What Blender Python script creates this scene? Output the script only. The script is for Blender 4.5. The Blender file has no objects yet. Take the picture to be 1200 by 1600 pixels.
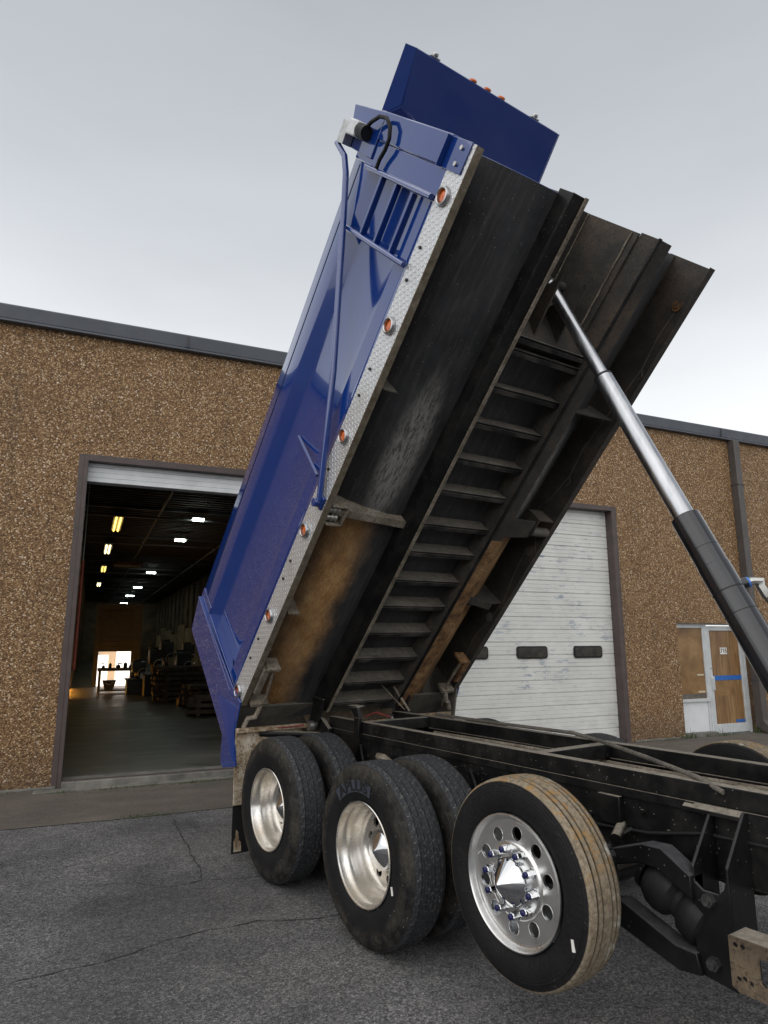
import bpy, bmesh, math, random
from mathutils import Vector, Matrix
random.seed(7)
PI = math.pi
sc = bpy.context.scene
COL = sc.collection

# ------------------------------------------------------------------ camera
CAM_H = 1.7983
YAW, PITCH, ROLL = 0.6093, 0.1916, -0.0016
cy, sy, cp, sp = math.cos(YAW), math.sin(YAW), math.cos(PITCH), math.sin(PITCH)
fwd = Vector((sy*cp, cy*cp, sp)); rgt = Vector((cy, -sy, 0)); upv = rgt.cross(fwd)
r2 = rgt*math.cos(ROLL) + upv*math.sin(ROLL); u2 = -rgt*math.sin(ROLL) + upv*math.cos(ROLL)
cam_d = bpy.data.cameras.new('camera'); cam = bpy.data.objects.new('camera', cam_d); COL.objects.link(cam)
cam.matrix_world = Matrix(((r2.x, u2.x, -fwd.x, 0), (r2.y, u2.y, -fwd.y, 0), (r2.z, u2.z, -fwd.z, CAM_H), (0, 0, 0, 1)))
cam_d.sensor_fit = 'VERTICAL'; cam_d.sensor_height = 24; cam_d.lens = 24*1038.35/1600
cam_d.clip_start = 0.05; cam_d.clip_end = 3000
sc.camera = cam

# ------------------------------------------------------------------ sky and sun (high veiled sun, milky overcast)
SUN_EL = math.radians(52); SUN_AZ = math.radians(-115)      # azimuth measured from +Y towards +X
w = bpy.data.worlds.new('World'); sc.world = w; w.use_nodes = True
nt = w.node_tree; nt.nodes.clear()
wo = nt.nodes.new('ShaderNodeOutputWorld'); bg = nt.nodes.new('ShaderNodeBackground')
sky = nt.nodes.new('ShaderNodeTexSky'); sky.sky_type = 'NISHITA'; sky.sun_disc = False
sky.sun_elevation = SUN_EL; sky.sun_rotation = SUN_AZ
sky.air_density = 1.0; sky.dust_density = 2.0; sky.ozone_density = 1.5; sky.altitude = 100
hs = nt.nodes.new('ShaderNodeHueSaturation'); hs.inputs['Saturation'].default_value = 0.22
nt.links.new(sky.outputs[0], hs.inputs['Color'])
# veil of haze: paler towards the horizon
tc = nt.nodes.new('ShaderNodeTexCoord'); sx = nt.nodes.new('ShaderNodeSeparateXYZ'); nt.links.new(tc.outputs['Generated'], sx.inputs[0])
vr = nt.nodes.new('ShaderNodeValToRGB'); nt.links.new(sx.outputs[2], vr.inputs[0])
e = vr.color_ramp.elements; e[0].position = 0.0; e[0].color = (7.2, 7.2, 7.1, 1); e[1].position = 0.75; e[1].color = (2.75, 2.92, 3.15, 1)
m = e.new(0.30); m.color = (5.9, 6.05, 6.1, 1); m = e.new(0.55); m.color = (3.75, 3.95, 4.2, 1)
nz = nt.nodes.new('ShaderNodeTexNoise'); mp = nt.nodes.new('ShaderNodeMapping'); mp.inputs[3].default_value = (1.5, 1.5, 5); nt.links.new(tc.outputs['Generated'], mp.inputs[0]); nt.links.new(mp.outputs[0], nz.inputs[0]); nz.inputs['Scale'].default_value = 1.3; nz.inputs['Detail'].default_value = 5
cr_ = nt.nodes.new('ShaderNodeMapRange'); nt.links.new(nz.outputs[0], cr_.inputs[0]); cr_.inputs[1].default_value = 0.3; cr_.inputs[2].default_value = 0.7; cr_.inputs[3].default_value = 0.93; cr_.inputs[4].default_value = 1.07
mv = nt.nodes.new('ShaderNodeMixRGB'); mv.blend_type = 'MULTIPLY'; mv.inputs[0].default_value = 1; nt.links.new(vr.outputs[0], mv.inputs[1]); nt.links.new(cr_.outputs[0], mv.inputs[2])
tint = nt.nodes.new('ShaderNodeMixRGB'); tint.inputs[0].default_value = 0.72
nt.links.new(hs.outputs[0], tint.inputs[1]); nt.links.new(mv.outputs[0], tint.inputs[2])
nt.links.new(tint.outputs[0], bg.inputs[0]); nt.links.new(bg.outputs[0], wo.inputs[0])
bg.inputs[1].default_value = 0.12
sd = bpy.data.lights.new('sun', 'SUN'); sd.energy = 1.0; sd.angle = math.radians(100); sd.color = (1, 0.95, 0.88)
sun = bpy.data.objects.new('sun', sd); COL.objects.link(sun)
sdir = Vector((math.sin(SUN_AZ)*math.cos(SUN_EL), math.cos(SUN_AZ)*math.cos(SUN_EL), math.sin(SUN_EL)))
sun.rotation_euler = sdir.to_track_quat('Z', 'Y').to_euler(); sun.location = sdir*60
sc.view_settings.view_transform = 'Standard'; sc.view_settings.look = 'None'
sc.view_settings.exposure = 0.62; sc.view_settings.gamma = 1

# ------------------------------------------------------------------ frames of reference
DEL, YB = -0.1964, 9.6615
FAC = Matrix.Rotation(DEL, 4, 'Z') @ Matrix.Translation((0, YB, 0))       # building: x along the wall, y into it
XC = 3.5909
U_ = Vector((-0.01377, -0.69424, 0.71961)); X_ = Vector((0.9999, -0.00774, 0.01167)); W_ = Vector((-0.00253, 0.71970, 0.69428))
O_ = Vector((3.59753, 5.55784, 1.28767)); V_ = -U_
BODY = Matrix(((X_.x, V_.x, W_.x, O_.x), (X_.y, V_.y, W_.y, O_.y), (X_.z, V_.z, W_.z, O_.z), (0, 0, 0, 1)))
WORLD = Matrix.Identity(4)

# ------------------------------------------------------------------ material helpers
class G:
    def __init__(s, name):
        s.m = bpy.data.materials.new(name); s.m.use_nodes = True; s.t = s.m.node_tree
        s.b = s.t.nodes['Principled BSDF']
    def n(s, typ, **k):
        x = s.t.nodes.new(typ)
        for a, v in k.items(): setattr(x, a, v)
        return x
    def l(s, a, b): s.t.links.new(a, b)
    def inp(s, sock, v):
        if isinstance(v, bpy.types.NodeSocket): s.l(v, sock)
        elif isinstance(v, (tuple, list)): sock.default_value = (*v, 1) if len(v) == 3 and sock.type == 'RGBA' else v
        else: sock.default_value = v
    def set(s, **k):
        al = dict(rough='Roughness', metal='Metallic', base='Base Color', normal='Normal', spec='Specular IOR Level', coat='Coat Weight',
                  coatr='Coat Roughness', emit='Emission Color', estr='Emission Strength', trans='Transmission Weight', alpha='Alpha')
        for a, v in k.items(): s.inp(s.b.inputs[al[a]], v)
    def coord(s, which='Object'):
        return s.n('ShaderNodeTexCoord').outputs[which]
    def mapping(s, vec, scale=(1, 1, 1), loc=(0, 0, 0), rot=(0, 0, 0)):
        x = s.n('ShaderNodeMapping'); s.l(vec, x.inputs[0]); x.inputs[1].default_value = loc; x.inputs[2].default_value = rot; x.inputs[3].default_value = scale
        return x.outputs[0]
    def noise(s, vec, scale, detail=4, rough=0.55, dist=0.0):
        x = s.n('ShaderNodeTexNoise'); s.l(vec, x.inputs['Vector']); x.inputs['Scale'].default_value = scale
        x.inputs['Detail'].default_value = detail; x.inputs['Roughness'].default_value = rough; x.inputs['Distortion'].default_value = dist
        return x.outputs[0]
    def voro(s, vec, scale, feature='F1', out='Color', rnd=1.0):
        x = s.n('ShaderNodeTexVoronoi', feature=feature); s.l(vec, x.inputs['Vector']); x.inputs['Scale'].default_value = scale
        x.inputs['Randomness'].default_value = rnd
        return x.outputs[out]
    def ramp(s, f, stops, interp='LINEAR'):
        x = s.n('ShaderNodeValToRGB'); x.color_ramp.interpolation = interp
        e = x.color_ramp.elements
        while len(e) < len(stops): e.new(0.5)
        for i, (p, c) in enumerate(stops):
            e[i].position = p; e[i].color = (c, c, c, 1) if not isinstance(c, (tuple, list)) else (*c, 1)
        s.inp(x.inputs[0], f); return x.outputs[0]
    def mix(s, f, a, b, mode='MIX'):
        x = s.n('ShaderNodeMixRGB', blend_type=mode); s.inp(x.inputs[0], f); s.inp(x.inputs[1], a); s.inp(x.inputs[2], b); return x.outputs[0]
    def math(s, op, a, b=0.0, c=0.0, clamp=False):
        x = s.n('ShaderNodeMath', operation=op, use_clamp=clamp); s.inp(x.inputs[0], a); s.inp(x.inputs[1], b); s.inp(x.inputs[2], c); return x.outputs[0]
    def sep(s, vec):
        x = s.n('ShaderNodeSeparateXYZ'); s.l(vec, x.inputs[0]); return x.outputs
    def comb(s, a, b, c=0.0):
        x = s.n('ShaderNodeCombineXYZ'); s.inp(x.inputs[0], a); s.inp(x.inputs[1], b); s.inp(x.inputs[2], c); return x.outputs[0]
    def bump(s, h, strength=0.5, dist=0.01):
        x = s.n('ShaderNodeBump'); x.inputs['Strength'].default_value = strength; x.inputs['Distance'].default_value = dist; s.l(h, x.inputs['Height']); return x.outputs[0]
    def smooth(s, v, a, b):
        x = s.n('ShaderNodeMapRange', interpolation_type='SMOOTHSTEP'); s.inp(x.inputs[0], v); x.inputs[1].default_value = a; x.inputs[2].default_value = b
        return x.outputs[0]
    def upmask(s, a=0.5, b=0.95):
        gm = s.n('ShaderNodeNewGeometry'); return s.smooth(s.sep(gm.outputs['True Normal'])[2], a, b)

M = {}
def simple(name, base, rough=0.5, metal=0.0, var=0.25, scale=6.0, bump=0.0, bscale=60.0, **k):
    g = G(name); v = g.coord()
    nz = g.noise(v, scale, 5)
    f = g.ramp(nz, [(0.3, 1-var), (0.7, 1+var)])
    lo = tuple(max(0, c*(1-var)) for c in base); hi = tuple(min(1, c*(1+var)) for c in base)
    g.set(base=g.ramp(nz, [(0.3, lo), (0.7, hi)]), metal=metal)
    n2 = g.noise(v, scale*3.1, 4)
    g.set(rough=g.ramp(n2, [(0.3, max(0.02, rough*0.8)), (0.7, min(1, rough*1.25))]))
    if bump: g.set(normal=g.bump(g.noise(v, bscale, 3), bump, 0.004))
    g.set(**k); M[name] = g.m; return g

# aggregate wall
g = G('exposed_aggregate'); v = g.coord()
ca = g.voro(v, 62); ra = g.sep(ca)
cA = g.ramp(ra[0], [(0.0, (0.075, 0.044, 0.022)), (0.22, (0.165, 0.095, 0.042)), (0.5, (0.27, 0.165, 0.075)), (0.74, (0.37, 0.24, 0.12)), (0.92, (0.54, 0.39, 0.21)), (1.0, (0.76, 0.67, 0.52))])
cb = g.voro(v, 33); rb = g.sep(cb)
da = g.voro(v, 33, out='Distance')
cB = g.ramp(rb[1], [(0.0, (0.12, 0.062, 0.025)), (0.4, (0.27, 0.15, 0.06)), (0.75, (0.46, 0.33, 0.18)), (1, (0.78, 0.70, 0.57))])
big = g.math('MULTIPLY', g.math('GREATER_THAN', rb[0], 0.76), g.math('LESS_THAN', da, 0.42))
base = g.mix(big, cA, cB)
dd = g.voro(v, 62, out='Distance')
gap = g.smooth(dd, 0.35, 0.75)
base = g.mix(g.math('MULTIPLY', gap, 0.65), base, (0.10, 0.056, 0.024))
lg = g.noise(v, 0.55, 5, 0.6)
base = g.mix(1.0, base, g.ramp(lg, [(0.25, (0.84, 0.80, 0.77)), (0.75, (1.10, 1.08, 1.05))]), 'MULTIPLY')
st = g.noise(g.mapping(v, (5, 5, 0.35)), 1.0, 4)
base = g.mix(g.ramp(st, [(0.55, 0.0), (0.8, 0.35)]), base, (0.06, 0.045, 0.03))
base = g.mix(1.0, base, (1.04, 1.0, 1.0), 'MULTIPLY')
g.set(base=base, rough=0.62, spec=0.35)
foot = g.math('SUBTRACT', 1.0, g.smooth(g.math('ADD', g.sep(v)[2], g.math('MULTIPLY', g.noise(v, 1.8, 5), -0.5)), -0.25, 0.45))
base = g.mix(g.math('MULTIPLY', foot, 0.45), base, (0.075, 0.05, 0.032))
g.set(base=base)
hh = g.math('SUBTRACT', 1.0, g.math('MINIMUM', dd, g.math('MULTIPLY', da, 1.2)))
g.set(normal=g.bump(hh, 0.9, 0.012)); M['aggregate'] = g.m

# asphalt
g = G('asphalt'); v = g.coord()
ca = g.sep(g.voro(v, 120))
base = g.ramp(ca[0], [(0.0, (0.040, 0.040, 0.043)), (0.45, (0.135, 0.135, 0.139)), (0.8, (0.26, 0.258, 0.258)), (1, (0.48, 0.475, 0.465))])
c2 = g.sep(g.voro(v, 60))
base = g.mix(0.4, base, g.ramp(c2[0], [(0, (0.055, 0.055, 0.058)), (0.7, (0.17, 0.169, 0.171)), (1, (0.34, 0.337, 0.335))]))
lg = g.noise(v, 0.7, 6, 0.62)
base = g.mix(1.0, base, g.ramp(lg, [(0.3, (0.72, 0.73, 0.76)), (0.55, (1, 1, 1)), (0.75, (1.22, 1.2, 1.17))]), 'MULTIPLY')
sm = g.noise(g.mapping(v, (1, 1, 1), (3.1, 7, 0)), 0.28, 5, 0.6, 0.6)
base = g.mix(g.ramp(sm, [(0.52, 0.0), (0.66, 0.55)]), base, (0.038, 0.038, 0.040))
sp_ = g.noise(v, 3.3, 3, 0.5)
base = g.mix(g.ramp(sp_, [(0.70, 0.0), (0.78, 0.6)]), base, (0.025, 0.022, 0.020))
gv = g.math('MULTIPLY', g.math('LESS_THAN', g.voro(v, 23, out='Distance'), 0.09), g.math('GREATER_THAN', g.sep(g.voro(v, 23))[0], 0.72))
base = g.mix(g.math('MULTIPLY', gv, 0.8), base, (0.36, 0.33, 0.29))
oil = g.noise(g.mapping(v, (1, 1, 1), (9.3, 2.2, 0)), 1.15, 4, 0.55, 0.4)
base = g.mix(g.ramp(oil, [(0.66, 0.0), (0.74, 0.65)]), base, (0.030, 0.029, 0.028))
pale = g.noise(g.mapping(v, (0.7, 2.2, 1), (1.3, 4.2, 0)), 0.8, 6, 0.65)
base = g.mix(g.ramp(pale, [(0.55, 0.0), (0.75, 0.40)]), base, (0.21, 0.205, 0.20))
blot = g.noise(g.mapping(v, (1, 1, 1), (5.5, 1.7, 0)), 0.42, 6, 0.68, 0.5)
base = g.mix(1.0, base, g.ramp(blot, [(0.36, (0.60, 0.60, 0.61)), (0.52, (0.84, 0.83, 0.83)), (0.66, (0.98, 0.97, 0.95))]), 'MULTIPLY')
g.set(base=base, rough=0.85, spec=0.3)
g.set(normal=g.bump(g.math('ADD', g.voro(v, 120, out='Distance'), g.math('MULTIPLY', g.noise(v, 14, 5), 1.2)), 0.55, 0.008)); M['asphalt'] = g.m
simple('crack_fill', (0.034, 0.033, 0.033), 0.95, var=0.4, scale=20)

# concrete apron stained brown
g = G('apron'); v = g.coord()
nz = g.noise(v, 1.1, 7, 0.65); n2 = g.noise(g.mapping(v, (0.6, 3, 1)), 1.4, 6, 0.6)
base = g.ramp(nz, [(0.28, (0.060, 0.050, 0.042)), (0.5, (0.105, 0.087, 0.072)), (0.72, (0.16, 0.135, 0.11))])
base = g.mix(g.ramp(n2, [(0.42, 0.0), (0.68, 0.75)]), base, (0.050, 0.046, 0.043))
base = g.mix(0.35, base, g.ramp(g.sep(g.voro(v, 130))[0], [(0, (0.03, 0.026, 0.022)), (1, (0.2, 0.18, 0.15))]))
g.set(base=base, rough=0.9, normal=g.bump(g.noise(v, 45, 6), 0.5, 0.006)); M['apron'] = g.m
g = G('concrete'); v = g.coord()
nz = g.noise(v, 4, 7, 0.65)
base = g.ramp(nz, [(0.3, (0.085, 0.08, 0.072)), (0.6, (0.19, 0.18, 0.16)), (0.75, (0.26, 0.25, 0.22))])
g.set(base=base, rough=0.9, normal=g.bump(g.noise(v, 50, 6), 0.4, 0.005)); M['concrete'] = g.m
g = G('shop_floor'); v = g.coord()
nz = g.noise(g.mapping(v, (0.5, 1.6, 1)), 1.6, 7, 0.65)
base = g.ramp(nz, [(0.3, (0.030, 0.029, 0.025)), (0.5, (0.070, 0.067, 0.060)), (0.75, (0.15, 0.144, 0.13))])
ln = g.noise(g.mapping(v, (0.3, 9, 1)), 1.0, 5)
base = g.mix(g.ramp(ln, [(0.52, 0), (0.7, 0.6)]), base, (0.05, 0.045, 0.04))
g.set(base=base, rough=g.ramp(nz, [(0.3, 0.28), (0.7, 0.6)]), normal=g.bump(g.noise(v, 12, 5), 0.15, 0.004)); M['shop_floor'] = g.m

# blue truck paint
g = G('blue_paint'); v = g.coord()
nz = g.noise(v, 2.2, 5, 0.6)
base = g.ramp(nz, [(0.3, (0.005, 0.031, 0.185)), (0.7, (0.006, 0.036, 0.205))])
ds = g.noise(g.mapping(v, (3, 3, 3)), 2.4, 7, 0.7)
base = g.mix(g.ramp(ds, [(0.6, 0), (0.95, 0.05)]), base, (0.16, 0.17, 0.2))
sc_ = g.noise(g.mapping(v, (6, 60, 60), rot=(0.2, 0.4, 0.1)), 1.0, 3)
base = g.mix(g.ramp(sc_, [(0.77, 0), (0.81, 0.35)]), base, (0.3, 0.32, 0.36))
g.set(base=base, rough=g.ramp(ds, [(0.45, 0.10), (0.9, 0.17)]), coat=1.0, coatr=0.025, spec=0.5)
g.set(normal=g.bump(g.noise(v, 1.7, 2), 0.10, 0.02)); M['blue'] = g.m

# black chassis paint, dusty where dirt settles
def black(name, dust=0.5, tone=(0.2, 0.17, 0.13), base0=0.012, spk=True, rough=0.42):
    g = G(name); v = g.coord()
    nz = g.noise(v, 5, 6, 0.65); n2 = g.noise(v, 26, 5, 0.7)
    base = g.ramp(nz, [(0.3, (base0*0.7,)*3), (0.7, (base0*1.7, base0*1.7, base0*1.9))])
    up = g.upmask(0.45, 0.9)
    f = g.math('ADD', g.math('MULTIPLY', up, g.ramp(n2, [(0.25, 0.45), (0.6, 1.0)])), g.math('MULTIPLY', g.ramp(nz, [(0.45, 0), (0.75, 0.34)]), dust), clamp=True)
    base = g.mix(g.math('MULTIPLY', f, 0.9), base, g.mix(n2, tuple(c*0.7 for c in tone), tone))
    if spk:
        dot = g.math('MULTIPLY', g.math('LESS_THAN', g.voro(v, 34, out='Distance'), 0.10), g.math('GREATER_THAN', g.sep(g.voro(v, 34))[0], 0.55))
        base = g.mix(g.math('MULTIPLY', dot, 0.5), base, (0.30, 0.28, 0.24))
    g.set(base=base, spec=0.28, rough=g.mix(f, (rough,)*3, (0.9,)*3), normal=g.bump(n2, 0.18, 0.004)); M[name] = g.m
    return g
black('chassis', 0.20, (0.32, 0.285, 0.235), base0=0.006, rough=0.36); black('rung_dirt', 1.4, (0.22, 0.195, 0.165), spk=False)
black('suspension', 0.2, (0.07, 0.07, 0.075), base0=0.007, rough=0.34); black('plain_black', 0.15, spk=False)
simple('dark_recess', (0.03, 0.026, 0.022), 0.7, var=0.5, scale=3)

# underside of the body: black undercoat in front, rusty and dirty behind the bolster
g = G('undercoat'); v = g.coord(); X, V, W = g.sep(v)
u = g.math('MULTIPLY', V, -1.0); ax = g.math('ABSOLUTE', X)
n1 = g.noise(v, 2.2, 6, 0.65); n2 = g.noise(g.mapping(v, (2.4, 1, 2.4)), 3.2, 8, 0.74); n3 = g.noise(v, 120, 4, 0.7); n4 = g.noise(g.mapping(v, (3.4, 0.9, 3.4), rot=(0, 0, 0.3)), 24, 5, 0.72)
blk = g.ramp(n1, [(0.3, (0.020, 0.021, 0.023)), (0.7, (0.055, 0.057, 0.062))])
rust = g.ramp(n2, [(0.26, (0.10, 0.052, 0.022)), (0.40, (0.36, 0.175, 0.055)), (0.58, (0.56, 0.33, 0.14)), (0.78, (0.72, 0.56, 0.35))])
rust = g.mix(g.ramp(n3, [(0.48, 0.0), (0.66, 0.65)]), rust, (0.09, 0.055, 0.03))
rust = g.mix(g.smooth(g.math('ADD', ax, g.math('MULTIPLY', n1, 0.2)), 1.0, 1.16), rust, (0.065, 0.045, 0.03))
fl = g.noise(g.mapping(v, (30, 7, 30), rot=(0.5, 0, 0.1)), 2.6, 4, 0.7)
rust = g.mix(g.math('MULTIPLY', g.ramp(fl, [(0.60, 0), (0.66, 0.85)]), g.ramp(n1, [(0.4, 0.2), (0.6, 1)])), rust, (0.62, 0.54, 0.40))
low = g.noise(g.mapping(v, (2.4, 0.9, 2)), 1.6, 5, 0.6)
rust = g.mix(g.ramp(low, [(0.42, 0), (0.62, 0.8)]), rust, (0.17, 0.10, 0.055))
uj = g.math('ADD', u, g.math('MULTIPLY', g.math('SUBTRACT', n1, 0.5), 0.05))
back = g.math('SUBTRACT', 1.0, g.smooth(uj, 2.03, 2.055))
axj = g.math('ADD', ax, g.math('MULTIPLY', g.math('SUBTRACT', n1, 0.5), 0.30))
band = g.math('MULTIPLY', g.smooth(axj, 0.60, 0.78), g.math('SUBTRACT', 1.0, g.math('MULTIPLY', g.smooth(axj, 1.0, 1.1), 0.6)))
rm = g.math('MULTIPLY', g.math('MULTIPLY', back, band), g.ramp(n1, [(0.2, 0.75), (0.5, 1.0)]), clamp=True)
stk = g.noise(g.mapping(v, (16, 1.2, 8)), 2.0, 6, 0.7)
blk = g.mix(g.ramp(stk, [(0.48, 0), (0.72, 0.6)]), blk, (0.11, 0.105, 0.10))
base = g.mix(rm, blk, rust)
# grey chalky spatter ahead of the bolster
du = g.math('DIVIDE', g.math('SUBTRACT', u, 2.55), 0.70); dx = g.math('DIVIDE', g.math('SUBTRACT', ax, g.math('ADD', 0.72, g.math('MULTIPLY', g.math('SUBTRACT', u, 2.2), -0.02))), 0.15)
rr = g.math('ADD', g.math('MULTIPLY', du, du), g.math('MULTIPLY', dx, dx))
fs = g.noise(g.mapping(v, (26, 5, 26), rot=(0, 0, 0.25)), 2.2, 7, 0.75)
pm = g.math('MULTIPLY', g.math('SUBTRACT', 1.0, g.smooth(rr, 0.0, 1.2)), g.ramp(fs, [(0.40, 0.10), (0.56, 0.95)]))
base = g.mix(pm, base, (0.30, 0.29, 0.275))
frontdirt = g.math('MULTIPLY', g.smooth(u, 2.0, 2.3), g.ramp(n2, [(0.52, 0), (0.75, 0.45)]))
base = g.mix(frontdirt, base, (0.075, 0.06, 0.045))
sp2 = g.math('MULTIPLY', g.math('LESS_THAN', g.voro(v, 33, out='Distance'), 0.12), g.math('GREATER_THAN', g.sep(g.voro(v, 33))[0], 0.6))
base = g.mix(g.math('MULTIPLY', sp2, 0.5), base, (0.36, 0.33, 0.28))
g.set(base=base, rough=g.mix(rm, (0.42,)*3, (0.9,)*3), spec=0.4, normal=g.bump(g.math('ADD', n4, g.math('MULTIPLY', n3, 0.5)), 0.45, 0.008)); M['undercoat'] = g.m

def rusty(name, stops, s=9, fine=60, r=0.85):
    g = G(name); v = g.coord(); n2 = g.noise(v, s, 6, 0.7); n3 = g.noise(v, fine, 4, 0.7)
    base = g.ramp(n2, stops); base = g.mix(g.ramp(n3, [(0.52, 0), (0.62, 0.8)]), base, stops[0][1])
    g.set(base=base, rough=r, normal=g.bump(n3, 0.4, 0.006)); M[name] = g.m
rusty('rusty_plate', [(0.28, (0.06, 0.045, 0.03)), (0.42, (0.22, 0.15, 0.085)), (0.56, (0.42, 0.35, 0.26)), (0.72, (0.62, 0.57, 0.48))])
rusty('bracket_rust', [(0.28, (0.03, 0.022, 0.015)), (0.45, (0.085, 0.060, 0.038)), (0.65, (0.15, 0.112, 0.072))], 5)
rusty('sill_rust', [(0.34, (0.03, 0.02, 0.013)), (0.48, (0.20, 0.10, 0.038)), (0.68, (0.36, 0.22, 0.10))], 7)
rusty('brown_grime', [(0.3, (0.022, 0.021, 0.020)), (0.5, (0.050, 0.043, 0.037)), (0.75, (0.11, 0.078, 0.054))], 3)
rusty('dusty_steel', [(0.28, (0.07, 0.055, 0.04)), (0.5, (0.2, 0.17, 0.13)), (0.72, (0.34, 0.30, 0.25))], 7)
rusty('grey_dust', [(0.28, (0.06, 0.053, 0.045)), (0.5, (0.12, 0.108, 0.092)), (0.72, (0.19, 0.17, 0.145))], 4)

# diamond plate
g = G('tread_plate'); v = g.coord(); X, V, W = g.sep(v)
aw = g.math('ADD', W, X)
K = 36.0
a = g.math('MULTIPLY', V, K); b = g.math('MULTIPLY', aw, K)
fa = g.math('SUBTRACT', g.math('FRACT', a), 0.5); fb = g.math('SUBTRACT', g.math('FRACT', b), 0.5)
par = g.math('MODULO', g.math('ABSOLUTE', g.math('ADD', g.math('FLOOR', a), g.math('FLOOR', b))), 2.0)
s1 = g.math('ADD', fa, fb); s2 = g.math('SUBTRACT', fa, fb)
sgn = g.math('GREATER_THAN', par, 0.5)
p1 = g.mix(sgn, s1, s2); p2 = g.mix(sgn, s2, s1)
q1 = g.math('DIVIDE', p1, 0.80); q2 = g.math('DIVIDE', p2, 0.20)
el = g.math('SUBTRACT', 1.0, g.math('ADD', g.math('MULTIPLY', q1, q1), g.math('MULTIPLY', q2, q2)), clamp=True)
nz = g.noise(v, 6, 6, 0.65); n5 = g.noise(v, 60, 4)
g.set(base=g.mix(g.ramp(nz, [(0.5, 0), (0.8, 0.4)]), g.mix(el, (0.60, 0.61, 0.62), (0.90, 0.90, 0.90)), (0.36, 0.32, 0.26)), metal=0.6,
      rough=g.ramp(n5, [(0.3, 0.26), (0.7, 0.45)]), normal=g.bump(el, 0.9, 0.006)); M['tread_plate'] = g.m
g = G('dirty_tread_plate'); v = g.coord(); nz = g.noise(v, 12, 6, 0.7)
g.set(base=g.ramp(nz, [(0.3, (0.12, 0.095, 0.065)), (0.6, (0.27, 0.23, 0.17)), (0.8, (0.42, 0.4, 0.36))]), metal=0.4, rough=0.6, normal=g.bump(g.noise(v, 80, 3), 0.7, 0.006)); M['tread_plate_edge'] = g.m

# metals
g = G('polished_alloy'); v = g.coord(); nz = g.noise(v, 9, 6, 0.65); n2 = g.noise(v, 60, 4, 0.7)
g.set(base=g.mix(g.ramp(n2, [(0.60, 0), (0.72, 0.5)]), (0.80, 0.80, 0.79), (0.36, 0.32, 0.27)), metal=1.0, rough=g.ramp(nz, [(0.3, 0.24), (0.7, 0.40)]), normal=g.bump(nz, 0.05, 0.004)); M['alloy'] = g.m
g = G('dirty_alloy'); v = g.coord(); nz = g.noise(v, 5, 6, 0.65); n2 = g.noise(v, 50, 4, 0.7)
dm = g.ramp(nz, [(0.34, 0.10), (0.66, 0.72)])
g.set(base=g.mix(dm, (0.76, 0.75, 0.73), (0.40, 0.335, 0.24)), metal=g.mix(dm, (1, 1, 1), (0.55,)*3), rough=g.mix(dm, (0.14,)*3, (0.42,)*3), normal=g.bump(n2, 0.08, 0.004)); M['dirty_alloy'] = g.m
simple('chrome', (0.62, 0.63, 0.645), 0.07, 1.0, var=0.04)
g = G('hoist_chrome'); v = g.coord(); nz = g.noise(g.mapping(v, (8, 8, 1.2)), 3, 5)
g.set(base=g.ramp(nz, [(0.3, (0.36, 0.375, 0.40)), (0.7, (0.52, 0.53, 0.55))]), metal=1.0, rough=g.ramp(nz, [(0.3, 0.24), (0.7, 0.38)])); M['hoist_chrome'] = g.m
simple('hoist_black', (0.012, 0.013, 0.017), 0.14, 0.0, var=0.3, scale=8, coat=0.4, coatr=0.1)
simple('zinc', (0.5, 0.5, 0.48), 0.35, 0.9, var=0.2, scale=20)
simple('bezel', (0.42, 0.42, 0.43), 0.30, 1.0, var=0.1)
simple('old_bolt', (0.09, 0.09, 0.09), 0.4, 0.7, var=0.4, scale=30)
simple('amber_lens', (0.62, 0.13, 0.02), 0.18, var=0.2, scale=40, coat=0.3, coatr=0.2)
simple('red_lens', (0.35, 0.03, 0.025), 0.18, var=0.2, scale=40, coat=1.0, coatr=0.03)
simple('clear_lens', (0.55, 0.56, 0.55), 0.12, var=0.2, scale=40, coat=1.0, coatr=0.03)
simple('motor_white', (0.62, 0.64, 0.65), 0.4, var=0.12, scale=12)
simple('hose_rubber', (0.013, 0.013, 0.014), 0.6, var=0.3, spec=0.25)
simple('blue_cap', (0.010, 0.012, 0.075), 0.35, var=0.2, scale=40)
simple('blue_ring', (0.05, 0.2, 0.62), 0.35, var=0.1)
simple('sticker_white', (0.75, 0.74, 0.70), 0.6, var=0.1)
simple('wire', (0.10, 0.085, 0.07), 0.7, var=0.3)
simple('red_cable', (0.20, 0.03, 0.025), 0.6, var=0.3)

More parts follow.
